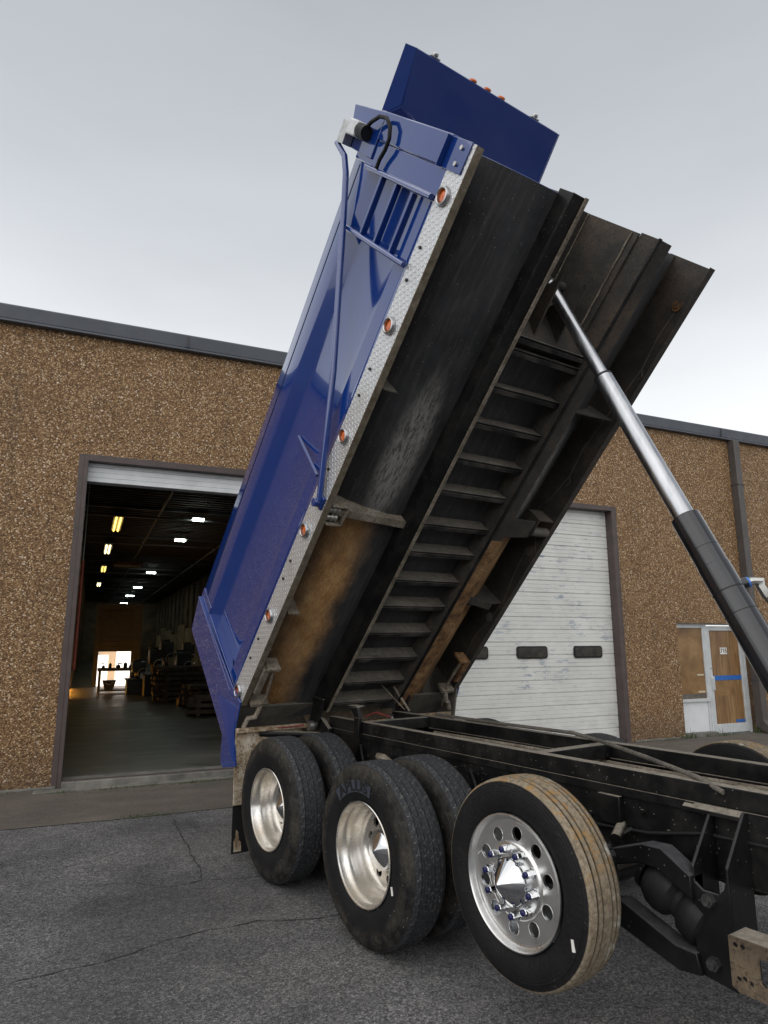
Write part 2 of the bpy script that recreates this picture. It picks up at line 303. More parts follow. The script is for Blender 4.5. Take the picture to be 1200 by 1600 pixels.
# rubber (UV: u around, v across the profile)
def rubber(name, kind):
    g = G(name); uv = g.coord('UV'); v = g.coord(); A, B, _ = g.sep(uv); X, Y, Z = g.sep(v)
    r = g.math('SQRT', g.math('ADD', g.math('MULTIPLY', Y, Y), g.math('MULTIPLY', Z, Z)))
    n1 = g.noise(v, 7, 6, 0.7); n2 = g.noise(v, 45, 5, 0.7)
    base = g.ramp(n1, [(0.3, (0.006, 0.006, 0.007)), (0.7, (0.012, 0.012, 0.013))])
    if kind == 'drive':
        tr = g.smooth(r, 0.508, 0.516)
        # worn grey tread with zigzag sipes
        base = g.mix(g.math('MULTIPLY', tr, 0.9), base, g.ramp(n2, [(0.3, (0.020, 0.021, 0.024)), (0.75, (0.052, 0.055, 0.061))]))
        zz = g.math('MULTIPLY', g.math('ABSOLUTE', g.math('SUBTRACT', g.math('FRACT', g.math('MULTIPLY', A, 52.0)), 0.5)), 0.030)
        xx = g.math('ADD', X, zz)
        fr = g.math('ABSOLUTE', g.math('SUBTRACT', g.math('FRACT', g.math('MULTIPLY', xx, 21.0)), 0.5))
        gr = g.math('LESS_THAN', fr, 0.075)
        row = g.math('FLOOR', g.math('MULTIPLY', xx, 21.0))
        sip = g.math('LESS_THAN', g.math('FRACT', g.math('ADD', g.math('ADD', g.math('MULTIPLY', A, 52.0), g.math('MULTIPLY', row, 0.37)), g.math('MULTIPLY', X, 9.0))), 0.12)
        cut = g.math('MULTIPLY', g.math('MAXIMUM', gr, sip), tr)
        base = g.mix(g.math('MULTIPLY', cut, g.ramp(n1, [(0.35, 0.25), (0.6, 0.9)])), base, g.ramp(n2, [(0.35, (0.03, 0.03, 0.03)), (0.65, (0.15, 0.147, 0.14))]))
        crumbs = g.math('MULTIPLY', g.math('LESS_THAN', g.voro(v, 42, out='Distance'), 0.12), g.math('GREATER_THAN', g.sep(g.voro(v, 42))[0], 0.86))
        base = g.mix(g.math('MULTIPLY', crumbs, 0.8), base, (0.42, 0.41, 0.38))
        band = g.math('MULTIPLY', g.smooth(r, 0.385, 0.45), g.math('SUBTRACT', 1.0, g.smooth(r, 0.505, 0.515)))
        base = g.mix(g.math('MULTIPLY', band, g.ramp(n1, [(0.40, 0.03), (0.62, 0.75)])), base, g.ramp(n2, [(0.3, (0.022, 0.020, 0.017)), (0.7, (0.085, 0.075, 0.060))]))
        h = g.math('MULTIPLY', cut, -1.0)
        nb = g.math('ADD', h, g.math('MULTIPLY', n2, 0.25))
    else:
        tr = g.smooth(r, 0.440, 0.445)
        mud = g.math('MULTIPLY', tr, g.ramp(n1, [(0.20, 0.45), (0.42, 1.0)]))
        mc = g.ramp(n2, [(0.3, (0.11, 0.086, 0.058)), (0.50, (0.22, 0.178, 0.125)), (0.72, (0.36, 0.31, 0.24))])
        cl = g.noise(v, 22, 5, 0.7)
        hot = g.math('MULTIPLY', g.ramp(cl, [(0.52, 0), (0.6, 0.85)]), g.smooth(Z, 0.10, 0.26))
        mc = g.mix(hot, mc, (0.30, 0.175, 0.062))
        wht = g.math('MULTIPLY', g.ramp(g.noise(v, 15, 4), [(0.56, 0), (0.64, 0.8)]), g.smooth(X, 0.13, 0.2))
        mc = g.mix(wht, mc, (0.5, 0.48, 0.43))
        grv = g.math('MULTIPLY', g.math('SUBTRACT', 1.0, g.smooth(r, 0.449, 0.458)), g.math('GREATER_THAN', X, 0.052))
        mud = g.math('MULTIPLY', mud, g.math('SUBTRACT', 1.0, g.math('MULTIPLY', grv, 0.95)))
        base = g.mix(mud, base, mc)
        spl = g.math('MULTIPLY', g.smooth(r, 0.37, 0.44), g.ramp(n2, [(0.60, 0), (0.72, 0.6)]))
        base = g.mix(spl, base, (0.10, 0.09, 0.075))
        nb = g.math('ADD', n2, cl)
    rings = g.math('MULTIPLY', g.math('SINE', g.math('MULTIPLY', r, 520.0)), g.math('MULTIPLY', g.math('GREATER_THAN', r, 0.43 if kind == 'drive' else 0.395), 0.12))
    nb = g.math('ADD', nb, g.math('MULTIPLY', rings, g.math('SUBTRACT', 1.0, tr)))
    g.set(base=base, rough=0.66, spec=0.22, normal=g.bump(nb, 0.7, 0.006)); M[name] = g.m
rubber('rubber_drive', 'drive'); rubber('rubber_rib', 'rib')
simple('rubber_patch', (0.035, 0.042, 0.058), 0.6, var=0.3, scale=30)
simple('rubber_letter', (0.006, 0.006, 0.007), 0.6, var=0.2)

# building materials
simple('fascia_grey', (0.082, 0.090, 0.108), 0.5, var=0.1, scale=2)
simple('fascia_under', (0.05, 0.05, 0.055), 0.6, var=0.1)
simple('brown_frame', (0.075, 0.055, 0.052), 0.5, var=0.2, scale=5)
simple('spout_brown', (0.075, 0.066, 0.062), 0.5, var=0.15, scale=4)
g = G('door_white'); v = g.coord(); nz = g.noise(v, 2.0, 6, 0.6)
base = g.ramp(nz, [(0.3, (0.60, 0.60, 0.57)), (0.7, (0.72, 0.72, 0.69))])
X, Y, Z = g.sep(v)
scf = g.noise(g.mapping(v, (2.6, 1, 9)), 1.6, 7, 0.72)
mk = g.math('MULTIPLY', g.ramp(scf, [(0.55, 0), (0.60, 0.9)]), g.ramp(g.noise(v, 0.9, 3), [(0.45, 0.15), (0.62, 1.0)]))
base = g.mix(mk, base, (0.26, 0.31, 0.38))
rst = g.math('MULTIPLY', g.ramp(g.noise(g.mapping(v, (5, 1, 3)), 1.3, 5), [(0.72, 0), (0.78, 0.6)]), 1.0)
base = g.mix(rst, base, (0.42, 0.30, 0.19))
g.set(base=base, rough=0.45, normal=g.bump(nz, 0.05, 0.01)); M['door_white'] = g.m
simple('rubber_seal', (0.015, 0.015, 0.015), 0.8)
g = G('door_glass'); v = g.coord(); nz = g.noise(v, 9, 5, 0.6)
g.set(base=g.ramp(nz, [(0.35, (0.012, 0.012, 0.011)), (0.7, (0.055, 0.045, 0.032))]), rough=0.12, spec=0.6); M['door_glass'] = g.m
simple('white_alu', (0.55, 0.57, 0.58), 0.4, 0.1, var=0.1, scale=5)
g = G('white_panel'); v = g.coord(); nz = g.noise(v, 3, 6, 0.65)
g.set(base=g.ramp(nz, [(0.3, (0.60, 0.62, 0.63)), (0.7, (0.74, 0.76, 0.77))]), rough=0.5, normal=g.bump(g.noise(v, 20, 3), 0.1, 0.004)); M['white_panel'] = g.m
def ply(name, c0, c1, c2, vert=True):
    g = G(name); v = g.coord(); nz = g.noise(g.mapping(v, (14, 1, 0.8) if vert else (2, 1, 2)), 1.6, 6, 0.6, 0.8); n2 = g.noise(v, 3, 6, 0.65)
    base = g.ramp(nz, [(0.3, c0), (0.5, c1), (0.72, c2)])
    base = g.mix(g.ramp(n2, [(0.5, 0), (0.75, 0.5)]), base, c0)
    g.set(base=base, rough=0.35, spec=0.5); M[name] = g.m
ply('ply_sheet', (0.15, 0.078, 0.026), (0.24, 0.13, 0.045), (0.32, 0.19, 0.08), False)
ply('ply_door', (0.11, 0.055, 0.022), (0.23, 0.125, 0.05), (0.38, 0.25, 0.12))
simple('blue_tape', (0.02, 0.12, 0.42), 0.5, var=0.15, scale=15)
simple('cream_tape', (0.55, 0.47, 0.33), 0.6, var=0.15)
simple('ink', (0.02, 0.022, 0.025), 0.6)
simple('deck', (0.014, 0.016, 0.020), 0.95, var=0.2, scale=1)
simple('joist', (0.05, 0.05, 0.052), 0.6, var=0.2)
simple('shutter_grey', (0.030, 0.030, 0.032), 0.7, var=0.3)
simple('shop_wall', (0.17, 0.125, 0.08), 0.85, var=0.4, scale=1.2)
simple('shop_board', (0.42, 0.30, 0.17), 0.8, var=0.35, scale=2.5)
simple('machine_dark', (0.03, 0.036, 0.04), 0.55, 0.2, var=0.5, scale=5)
simple('machine_blue', (0.022, 0.038, 0.055), 0.5, 0.1, var=0.4, scale=5)
simple('timber_dark', (0.085, 0.06, 0.04), 0.85, var=0.5, scale=5)
simple('red_pipe', (0.30, 0.06, 0.035), 0.55, var=0.3, scale=6)
simple('grass', (0.045, 0.085, 0.02), 0.7, var=0.5, scale=30)
simple('dirt', (0.085, 0.068, 0.05), 0.95, var=0.5, scale=9, bump=0.5, bscale=60)
def emis(name, c, s):
    g = G(name); g.set(base=(0.8, 0.8, 0.8), emit=c, estr=s); M[name] = g.m
emis('lamp_yellow', (1.0, 0.66, 0.12), 3.0); emis('lamp_pale', (1.0, 0.86, 0.42), 3.5); emis('lamp_led', (0.86, 1.0, 0.90), 22.0)
emis('added_warm_glow', (1.0, 0.42, 0.06), 32.0); emis('daylight_panel', (1.0, 0.93, 0.84), 1.3); emis('daylight_beige', (0.72, 0.55, 0.38), 0.55)

# ------------------------------------------------------------------ geometry helpers
class Bm:
    def __init__(s): s.b = bmesh.new(); s.uv = None
    def v(s, co): return s.b.verts.new(co)
    def f(s, vs):
        try: return s.b.faces.new(vs)
        except ValueError: return None
    def box(s, x0, x1, y0, y1, z0, z1):
        c = [(x, y, z) for z in (z0, z1) for y in (y0, y1) for x in (x0, x1)]; p = [s.v(q) for q in c]
        for q in ((0, 2, 3, 1), (4, 5, 7, 6), (0, 1, 5, 4), (2, 6, 7, 3), (0, 4, 6, 2), (1, 3, 7, 5)): s.f([p[i] for i in q])
        return s
    def ubox(s, x0, x1, u0, u1, w0, w1): return s.box(x0, x1, -u1, -u0, w0, w1)      # body frame
    def hexa(s, pts):      # 8 points, bottom 4 then top 4
        p = [s.v(q) for q in pts]
        for q in ((3, 2, 1, 0), (4, 5, 6, 7), (0, 1, 5, 4), (1, 2, 6, 5), (2, 3, 7, 6), (3, 0, 4, 7)): s.f([p[i] for i in q])
        return s
    def prism(s, poly, a, b, to):      # poly of 2D points, extruded a..b, to(p, q, t) -> 3D
        A = [s.v(to(p, q, a)) for p, q in poly]; B = [s.v(to(p, q, b)) for p, q in poly]; n = len(poly)
        s.f(A[::-1]); s.f(B)
        for i in range(n): s.f([A[i], A[(i+1) % n], B[(i+1) % n], B[i]])
        return s
    def strip(s, line, a, b, to, th=0.0):      # open profile swept a..b
        A = [s.v(to(p, q, a)) for p, q in line]; B = [s.v(to(p, q, b)) for p, q in line]
        for i in range(len(line)-1): s.f([A[i], A[i+1], B[i+1], B[i]])
        return s
    def tube(s, pts, r, seg=12, caps=True, radii=None):
        pts = [Vector(p) for p in pts]; rings = []; prev = None
        for i, p in enumerate(pts):
            if i == 0: d = pts[1]-p
            elif i == len(pts)-1: d = p-pts[i-1]
            else: d = (p-pts[i-1]).normalized()+(pts[i+1]-p).normalized()
            d.normalize()
            if prev is None:
                a = Vector((0, 0, 1)) if abs(d.z) < 0.9 else Vector((1, 0, 0)); n = d.cross(a).normalized()
            else: n = (prev-d*prev.dot(d)).normalized()
            prev = n; m = d.cross(n); rr = radii[i] if radii else r
            rings.append([s.v(p+(n*math.cos(k*2*PI/seg)+m*math.sin(k*2*PI/seg))*rr) for k in range(seg)])
        for A, B in zip(rings, rings[1:]):
            for k in range(seg): s.f([A[k], A[(k+1) % seg], B[(k+1) % seg], B[k]])
        if caps: s.f(rings[0][::-1]); s.f(rings[-1])
        return s
    def cyl(s, p0, p1, r, r1=None, seg=24): return s.tube([p0, p1], r, seg, True, [r, r if r1 is None else r1])
    def lathe(s, prof, seg=64, c=(0, 0, 0), close=False):      # axis x; prof = (x, r)
        uvl = s.b.loops.layers.uv.verify(); rings = []
        for x, r in prof:
            if r < 1e-6: rings.append([s.v((c[0]+x, c[1], c[2]))]*seg)
            else: rings.append([s.v((c[0]+x, c[1]+r*math.cos(k*2*PI/seg), c[2]+r*math.sin(k*2*PI/seg))) for k in range(seg)])
        n = len(prof)
        for i in range(n-1 + (1 if close else 0)):
            A, B = rings[i], rings[(i+1) % n]
            for k in range(seg):
                q = [A[k], A[(k+1) % seg], B[(k+1) % seg], B[k]]; uu = [(k/seg, i/n), ((k+1)/seg, i/n), ((k+1)/seg, (i+1)/n), (k/seg, (i+1)/n)]
                vs = []; us = []
                for a_, b_ in zip(q, uu):
                    if a_ not in vs: vs.append(a_); us.append(b_)
                if len(vs) > 2:
                    f = s.f(vs)
                    if f:
                        for lp, b_ in zip(f.loops, us): lp[uvl].uv = b_
        return s
    def ico(s, c, r, sub=2, sq=(1, 1, 1)):
        ret = bmesh.ops.create_icosphere(s.b, subdivisions=sub, radius=r)
        for v in ret['verts']: v.co = Vector((v.co.x*sq[0]+c[0], v.co.y*sq[1]+c[1], v.co.z*sq[2]+c[2]))
        return s

MW = {}
def finish(me, smooth_deg=35):
    for p in me.polygons: p.use_smooth = True
    me.set_sharp_from_angle(angle=math.radians(smooth_deg))
def obj(name, g, mat, parent=None, frame=WORLD, bevel=0.0, recalc=True, seg=2, loc=None):
    """link a mesh; its vertices are given in `frame`; the object keeps that frame as its own"""
    if recalc: bmesh.ops.recalc_face_normals(g.b, faces=g.b.faces)
    if loc is not None:
        L = Vector(loc)
        for v_ in g.b.verts: v_.co -= L
        frame = frame @ Matrix.Translation(L)
    me = bpy.data.meshes.new(name); g.b.to_mesh(me); g.b.free(); finish(me)
    for m in (mat if isinstance(mat, list) else [mat]): me.materials.append(M[m])
    o = bpy.data.objects.new(name, me); COL.objects.link(o)
    if parent is not None: o.parent = parent; o.matrix_basis = MW[parent.name].inverted() @ frame
    else: o.matrix_basis = frame
    MW[o.name] = frame.copy()
    if bevel:
        b = o.modifiers.new('bevel', 'BEVEL'); b.width = bevel; b.segments = seg; b.limit_method = 'ANGLE'; b.angle_limit = math.radians(40); b.harden_normals = False
    return o
def thing(name, label, cat, frame, group=None):
    o = bpy.data.objects.new(name, None); COL.objects.link(o); o.matrix_basis = frame; o.empty_display_size = 0.2
    MW[o.name] = frame.copy(); o['label'] = label; o['category'] = cat
    if group: o['group'] = group
    return o
def tag(o, label, cat, group=None):
    o['label'] = label; o['category'] = cat
    if group: o['group'] = group
    return o
def struct(o): o['kind'] = 'structure'; return o
def plate_holes(outer, holes, th):
    """flat plate with holes in the YZ plane, thickness along x -> Bm"""
    cu = bpy.data.curves.new('tmp', 'CURVE'); cu.dimensions = '2D'; cu.fill_mode = 'BOTH'; cu.extrude = th/2
    for poly in [outer]+holes:
        sp = cu.splines.new('POLY'); sp.points.add(len(poly)-1); sp.use_cyclic_u = True
        for p, (a, b) in zip(sp.points, poly): p.co = (a, b, 0, 1)
    ob = bpy.data.objects.new('tmp', cu); COL.objects.link(ob)
    me = bpy.data.meshes.new_from_object(ob.evaluated_get(bpy.context.evaluated_depsgraph_get()))
    bpy.data.objects.remove(ob); bpy.data.curves.remove(cu)
    g = Bm(); g.b.from_mesh(me); bpy.data.meshes.remove(me)
    for v_ in g.b.verts: a, b, c = v_.co; v_.co = (c, a, b)
    bmesh.ops.remove_doubles(g.b, verts=g.b.verts, dist=1e-5)
    return g
def text_bm(s, size, ext=0.002):
    cu = bpy.data.curves.new('tmp', 'FONT'); cu.body = s; cu.size = size; cu.extrude = ext; cu.align_x = 'CENTER'; cu.align_y = 'CENTER'; cu.offset = size*0.02
    ob = bpy.data.objects.new('tmp', cu); COL.objects.link(ob)
    me = bpy.data.meshes.new_from_object(ob.evaluated_get(bpy.context.evaluated_depsgraph_get()))
    bpy.data.objects.remove(ob); bpy.data.curves.remove(cu)
    g = Bm(); g.b.from_mesh(me); bpy.data.meshes.remove(me); return g
circ = lambda r, n=32, cx=0, cz=0: [(cx+r*math.cos(k*2*PI/n), cz+r*math.sin(k*2*PI/n)) for k in range(n)]

# ================================================================== ground
g = Bm(); 
for (x0, x1, y0, y1) in ((-400, 400, -400, 400),): g.f([g.v((x0, y0, 0)), g.v((x1, y0, 0)), g.v((x1, y1, 0)), g.v((x0, y1, 0))])
struct(obj('asphalt_ground', g, 'asphalt'))
g = Bm(); n = 60; A = []; B = []
for i in range(n+1):
    s = -30+i*65/n; A.append(g.v((s, -1.86+random.uniform(-0.025, 0.025), 0.006))); B.append(g.v((s, 0.0, 0.006)))
for i in range(n): g.f([A[i], A[i+1], B[i+1], B[i]])
struct(obj('concrete_apron', g, 'apron', None, FAC))
def crack(pts, wd):
    g = Bm(); P = []
    for (a, b) in zip(pts, pts[1:]):
        a = Vector((*a, 0)); b = Vector((*b, 0)); k = max(2, int((b-a).length/0.05))
        for i in range(k): P.append(a.lerp(b, i/k))
    P.append(Vector((*pts[-1], 0))); off = 0; L = []; R = []
    for i, p in enumerate(P):
        d = (P[min(i+1, len(P)-1)]-P[max(i-1, 0)]).normalized(); nn = Vector((-d.y, d.x, 0)); off = off*0.8+random.uniform(-0.012, 0.012)
        ww = wd*random.uniform(0.12, 0.95)*(0.3 if i in (0, len(P)-1) else 1); q = p+nn*off
        L.append(g.v(q+nn*ww+Vector((0, 0, 0.004)))); R.append(g.v(q-nn*ww+Vector((0, 0, 0.004))))
    for i in range(len(P)-1): g.f([L[i], L[i+1], R[i+1], R[i]])
    struct(obj('asphalt_crack', g, 'crack_fill'))
crack([(-1.2, 4.6), (0.2, 4.42), (0.58, 4.43), (1.13, 4.385), (1.47, 4.445), (2.04, 4.39), (2.4, 4.18), (3.4, 4.0)], 0.008)
crack([(2.40, 7.25), (2.14, 5.92), (2.03, 5.34), (1.9, 5.3)], 0.011)
crack([(1.2, 5.75), (1.58, 5.57), (1.78, 5.30), (2.03, 5.34), (2.9, 5.0)], 0.006)
crack([(-0.6, 5.9), (0.3, 6.3), (1.2, 6.25), (1.9, 6.5)], 0.004)

# ================================================================== warehouse building
bld = thing('warehouse_building', 'long pebble finished warehouse with two tall garage doors and grey roof edge', 'building', FAC)
HW, HF = 6.05, 6.25
LD0, LD1 = -0.17, 3.49          # open garage doorway
RD0, RD1 = 5.30, 8.95           # closed garage door
DH = 4.22
ST0, ST1, STH = 10.40, 12.27, 2.13
TH = 0.28
g = Bm(); x0, x1 = -26.0, 30.0
for a, b, z0, z1 in ((x0, LD0-0.04, 0, HW), (LD0-0.04, LD1+0.04, DH+0.04, HW), (LD1+0.04, RD0-0.04, 0, HW), (RD0-0.04, RD1+0.04, DH+0.04, HW), (RD1+0.04, ST0, 0, HW), (ST0, ST1+0.06, STH, HW), (ST1+0.06, x1, 0, HW)):
    g.box(a, b, 0, TH, z0, z1)
obj('wall', g, 'aggregate', bld, FAC)
to_s = lambda d, z, t: (t, d, z)
g = Bm().prism([(-0.10, HW-0.0), (-0.13, HF-0.02), (-0.11, HF), (0.4, HF), (0.4, HW+0.001)], x0, x1, to_s)
g.box(x0, x1, -0.10, -0.003, HW-0.035, HW-0.002)
obj('roof_edge', g, 'fascia_grey', bld, FAC, 0.006)
for k in range(14): obj('roof_edge_seam', Bm().box(-24.6+k*3.66, -24.585+k*3.66, -0.136, -0.09, HW, HF-0.03), 'fascia_under', bld, FAC)
# steel door frames
for (a, b) in ((LD0, LD1), (RD0, RD1)):
    fr = Bm().box(a-0.05, a, -0.025, TH+0.02, 0, DH).box(b, b+0.05, -0.025, TH+0.02, 0, DH).box(a-0.05, b+0.05, -0.025, TH+0.02, DH, DH+0.09)
    fr.box(a-0.12, a-0.05, -0.012, 0.02, 0, DH+0.09).box(b+0.05, b+0.12, -0.012, 0.02, 0, DH+0.09)
    obj('door_frame', fr, 'brown_frame', bld, FAC, 0.004)
# closed sectional door
def door_profile(z0, z1, d0, pitch=0.218):
    L = []; z = z0
    while z < z1-1e-6:
        t = min(z1, z+pitch)
        def add(f, d):
            zz = z+(t-z)*f; L.append((d0+d, zz))
        add(0.0, 0.02); add(0.05, 0.0); add(0.30, 0.0); add(0.325, 0.007); add(0.35, 0.0); add(0.63, 0.0); add(0.655, 0.007); add(0.68, 0.0); add(0.95, 0.0); add(0.985, 0.02)
        z = t
    return L
rd = obj('garage_door', Bm().strip(door_profile(0.03, DH, 0.16), RD0, RD1, to_s).box(RD0, RD1, 0.19, 0.22, 0.0, DH), 'door_white', bld, FAC)
def rrect(x0, x1, z0, z1, r, n=5):
    P = []
    for cx, cz, a in ((x1-r, z1-r, 0), (x0+r, z1-r, PI/2), (x0+r, z0+r, PI), (x1-r, z0+r, 1.5*PI)):
        for k in range(n+1): P.append((cx+r*math.cos(a+k*PI/2/n), cz+r*math.sin(a+k*PI/2/n)))
    return P
for k in range(3):
    a = 5.58+k*1.225; to_w = lambda p, q, t: (p, t, q)
    fr = obj('door_window', Bm().prism(rrect(a-0.015, a+0.635, 1.49, 1.705, 0.055), 0.140, 0.165, to_w), 'rubber_seal', rd, FAC, 0.004)
    obj('window_pane', Bm().prism(rrect(a+0.012, a+0.608, 1.517, 1.678, 0.04), 0.132, 0.139, to_w), 'door_glass', rd, FAC)
obj('door_seal', Bm().box(RD0, RD1, 0.15, 0.2, 0.0, 0.03), 'rubber_seal', rd, FAC)
# raised door: only its lowest section hangs in the head of the opening
ld = obj('raised_garage_door', Bm().strip(door_profile(DH-0.27, DH, 0.10), LD0, LD1, to_s).box(LD0, LD1, 0.125, 0.15, DH-0.27, DH), 'white_panel', bld, FAC)
obj('door_seal', Bm().box(LD0, LD1, 0.09, 0.15, DH-0.30, DH-0.27), 'rubber_seal', ld, FAC)
# downspout
g = Bm().box(12.30, 12.46, -0.17, -0.004, 0.12, HW-0.04)
dsp = obj('downspout', g, 'spout_brown', bld, FAC, 0.01)
for z in (1.0, 3.0, 5.02): obj('downspout_strap', Bm().box(12.292, 12.468, -0.178, -0.003, z, z+0.018), 'fascia_under', dsp, FAC)
obj('downspout_elbow', Bm().hexa([(12.30, -0.17, 0.12), (12.46, -0.17, 0.12), (12.46, -0.02, 0.12), (12.30, -0.02, 0.12), (12.30, -0.17, 0.119), (12.46, -0.17, 0.119), (12.46, -0.02, 0.119), (12.30, -0.02, 0.119)]).hexa([(12.30, -0.42, 0.02), (12.46, -0.42, 0.02), (12.46, -0.30, -0.0), (12.30, -0.30, -0.0), (12.30, -0.17, 0.25), (12.46, -0.17, 0.25), (12.46, -0.03, 0.12), (12.30, -0.03, 0.12)]), 'spout_brown', dsp, FAC)
# storefront (recessed)
RC = 0.10
k_ = (YB+RC)/YB
sf = obj('storefront_frame', Bm().box(10.43, 12.34, RC, RC+0.05, 2.10, 2.17).box(10.43, 10.47, RC, RC+0.05, 0.0, 2.10).box(11.22, 11.29, RC, RC+0.06, 0.0, 2.10).box(12.28, 12.34, RC, RC+0.06, 0, 2.10)
         .box(10.47, 11.22, RC-0.02, RC+0.05, 0.63, 0.69).box(10.47, 11.22, RC+0.004, RC+0.05, 2.04, 2.10).box(11.175, 11.22, RC+0.005, RC+0.05, 0.0, 2.04), 'white_alu', bld, FAC, 0.004)
obj('storefront_jamb', Bm().box(12.33, 12.36, -0.01, RC+0.08, 0, 2.16), 'brown_frame', bld, FAC)
obj('storefront_base', Bm().box(10.40, 11.25, -0.02, RC, 0.0, 0.07), 'concrete', bld, FAC, 0.006)
sl = obj('boarded_window', Bm().box(10.47, 11.175, RC+0.03, RC+0.045, 0.69, 2.04), 'ply_sheet', bld, FAC)
for z in (1.12, 0.80): obj('tape_strip', Bm().box(10.97, 11.15, RC+0.026, RC+0.029, z, z+0.032), 'cream_tape', sl, FAC)
obj('window_sill_board', Bm().box(10.48, 11.16, RC+0.02, RC+0.028, 0.70, 0.78), 'grey_dust', sl, FAC)
obj('kick_panel', Bm().box(10.47, 11.175, RC+0.022, RC+0.04, 0.07, 0.63), 'white_panel', bld, FAC, 0.003)
dr = obj('entrance_door', Bm().box(11.30, 11.375, RC+0.01, RC+0.05, 0.02, 2.08).box(12.19, 12.27, RC+0.01, RC+0.05, 0.02, 2.08).box(11.375, 12.19, RC+0.01, RC+0.05, 1.99, 2.08).box(11.375, 12.19, RC+0.01, RC+0.05, 0.02, 0.19), 'white_alu', bld, FAC, 0.005)
obj('door_board', Bm().box(11.375, 12.19, RC+0.033, RC+0.045, 0.19, 1.99), 'ply_door', dr, FAC)
obj('tape_band', Bm().box(11.41, 12.185, RC+0.026, RC+0.0325, 1.02, 1.11), 'blue_tape', dr, FAC)
obj('tape_scrap', Bm().box(11.93, 12.18, RC+0.026, RC+0.0325, 0.205, 0.255), 'blue_tape', dr, FAC)
obj('wood_patch', Bm().box(11.395, 11.95, RC+0.028, RC+0.0325, 0.72, 1.01), 'ply_sheet', dr, FAC)
obj('push_plate', Bm().box(11.32, 11.40, RC-0.005, RC+0.012, 0.83, 1.10), 'white_alu', dr, FAC, 0.003)
obj('pull_handle', Bm().tube([(11.345, RC+0.01, 0.845), (11.345, RC-0.035, 0.86), (11.345, RC-0.035, 1.05), (11.345, RC+0.01, 1.07)], 0.010, 8), 'white_alu', dr, FAC)
obj('door_lock', Bm().cyl((11.337, RC+0.01, 1.26), (11.337, RC-0.012, 1.26), 0.017), 'zinc', dr, FAC)
sg = obj('number_plate', Bm().box(11.66, 11.845, RC+0.026, RC+0.0325, 1.525, 1.655), 'sticker_white', dr, FAC)
t = text_bm('715', 0.115, 0.001)
for v_ in t.b.verts: a, b, c = v_.co; v_.co = (a*1.0+11.752, RC+0.0245-c, b+1.59)
obj('number_plate_digits', t, 'ink', dr, FAC)
# door sill
obj('door_sill', Bm().box(LD0, LD1, -0.09, TH+0.02, 0.0, 0.081).box(LD0-0.3, LD1+0.3, -0.26, -0.092, 0.0, 0.018), 'concrete', bld, FAC, 0.012)
obj('sill_angle', Bm().box(LD0, LD1, -0.02, 0.03, 0.0815, 0.090), 'brown_frame', bld, FAC)
obj('wall_footing', Bm().box(x0, LD0-0.06, -0.05, -0.002, 0, 0.035).box(RD1+0.2, 10.38, -0.05, -0.002, 0, 0.035), 'concrete', bld, FAC, 0.01)

# interior shell
IL, IR, IB, IH = -0.55, 5.9, 58.0, 5.5
g = Bm().box(LD0-0.02, IR+0.2, TH+0.03, IB, 0.02, 0.08)
g.box(IL-0.2, LD0-0.02, TH+0.03, IB, 0.02, 0.0801)
struct(obj('shop_floor', g, 'shop_floor', None, FAC))
g = Bm().box(IL-0.2, IL, TH, IB, 0, IH).box(IR, IR+0.2, TH, IB, 0, IH)
for k in range(24): g.box(IR-0.10, IR-0.001, 2+k*2.4, 2.12+k*2.4, 0, IH); g.box(IL+0.001, IL+0.1, 2+k*2.4, 2.12+k*2.4, 0, IH)
obj('interior_wall', g, 'shop_wall', bld, FAC)
g = Bm().box(IL-0.2, IR+0.2, IB, IB+0.2, 0, IH)
obj('rear_wall', g, 'shop_wall', bld, FAC)
# roof deck
g = Bm()
k = int((IB-TH)/0.3)
for i in range(k):
    s0 = TH+(IB-TH)*i/k; g.box(IL-0.2, IR+0.2, s0, s0+0.16, IH-0.035, IH-0.001)
g.box(IL-0.2, IR+0.2, TH, IB, IH, IH+0.03)
obj('roof_deck', g, 'deck', bld, FAC)
g = Bm()
for k in range(10): g.box(IL, IR, 4.0+k*5.6, 4.12+k*5.6, IH-0.34, IH-0.30).box(IL, IR, 4.0+k*5.6, 4.12+k*5.6, IH-0.10, IH-0.04)
for s in (1.6, 4.3): g.tube([(s, TH+0.2, IH-0.16), (s, IB-0.2, IH-0.16)], 0.035, 8)
obj('roof_joists', g, 'joist', bld, FAC)
# plywood facing on the right interior wall
g = Bm()
for k in range(12):
    y0 = 9+k*3.9
    g.box(IR-0.14, IR-0.105, y0, y0+3.6, 0.1, 2.6+0.35*math.sin(k*2.1))
obj('wall_boarding', g, 'shop_board', bld, FAC)
# partition with part-open shutter, daylight below it
pt = thing('inner_partition', 'dark shutter partition deep inside the open doorway with daylight below', 'partition', FAC @ Matrix.Translation((0.9, 19.2, 0.08)))
FP = FAC
obj('shutter', Bm().strip(door_profile(1.40, 3.05, 19.20, 0.2), 0.42, 1.62, to_s).box(0.42, 1.62, 19.23, 19.25, 1.40, 3.05), 'shutter_grey', pt, FP)
obj('side_post', Bm().box(0.26, 0.42, 19.15, 19.35, 0.08, 3.2).box(1.62, 1.95, 19.15, 19.35, 0.08, 3.2).box(0.26, 1.95, 19.14, 19.36, 3.05, 3.25), 'shutter_grey', pt, FP)
obj('daylight_panel', Bm().box(0.42, 0.80, 19.30, 19.33, 0.08, 1.27).box(1.08, 1.62, 19.30, 19.33, 0.08, 1.40), 'daylight_panel', pt, FP)
obj('beige_panel', Bm().box(0.80, 1.08, 19.30, 19.33, 0.08, 1.40).box(0.42, 0.80, 19.30, 19.33, 1.27, 1.40), 'daylight_beige', pt, FP)
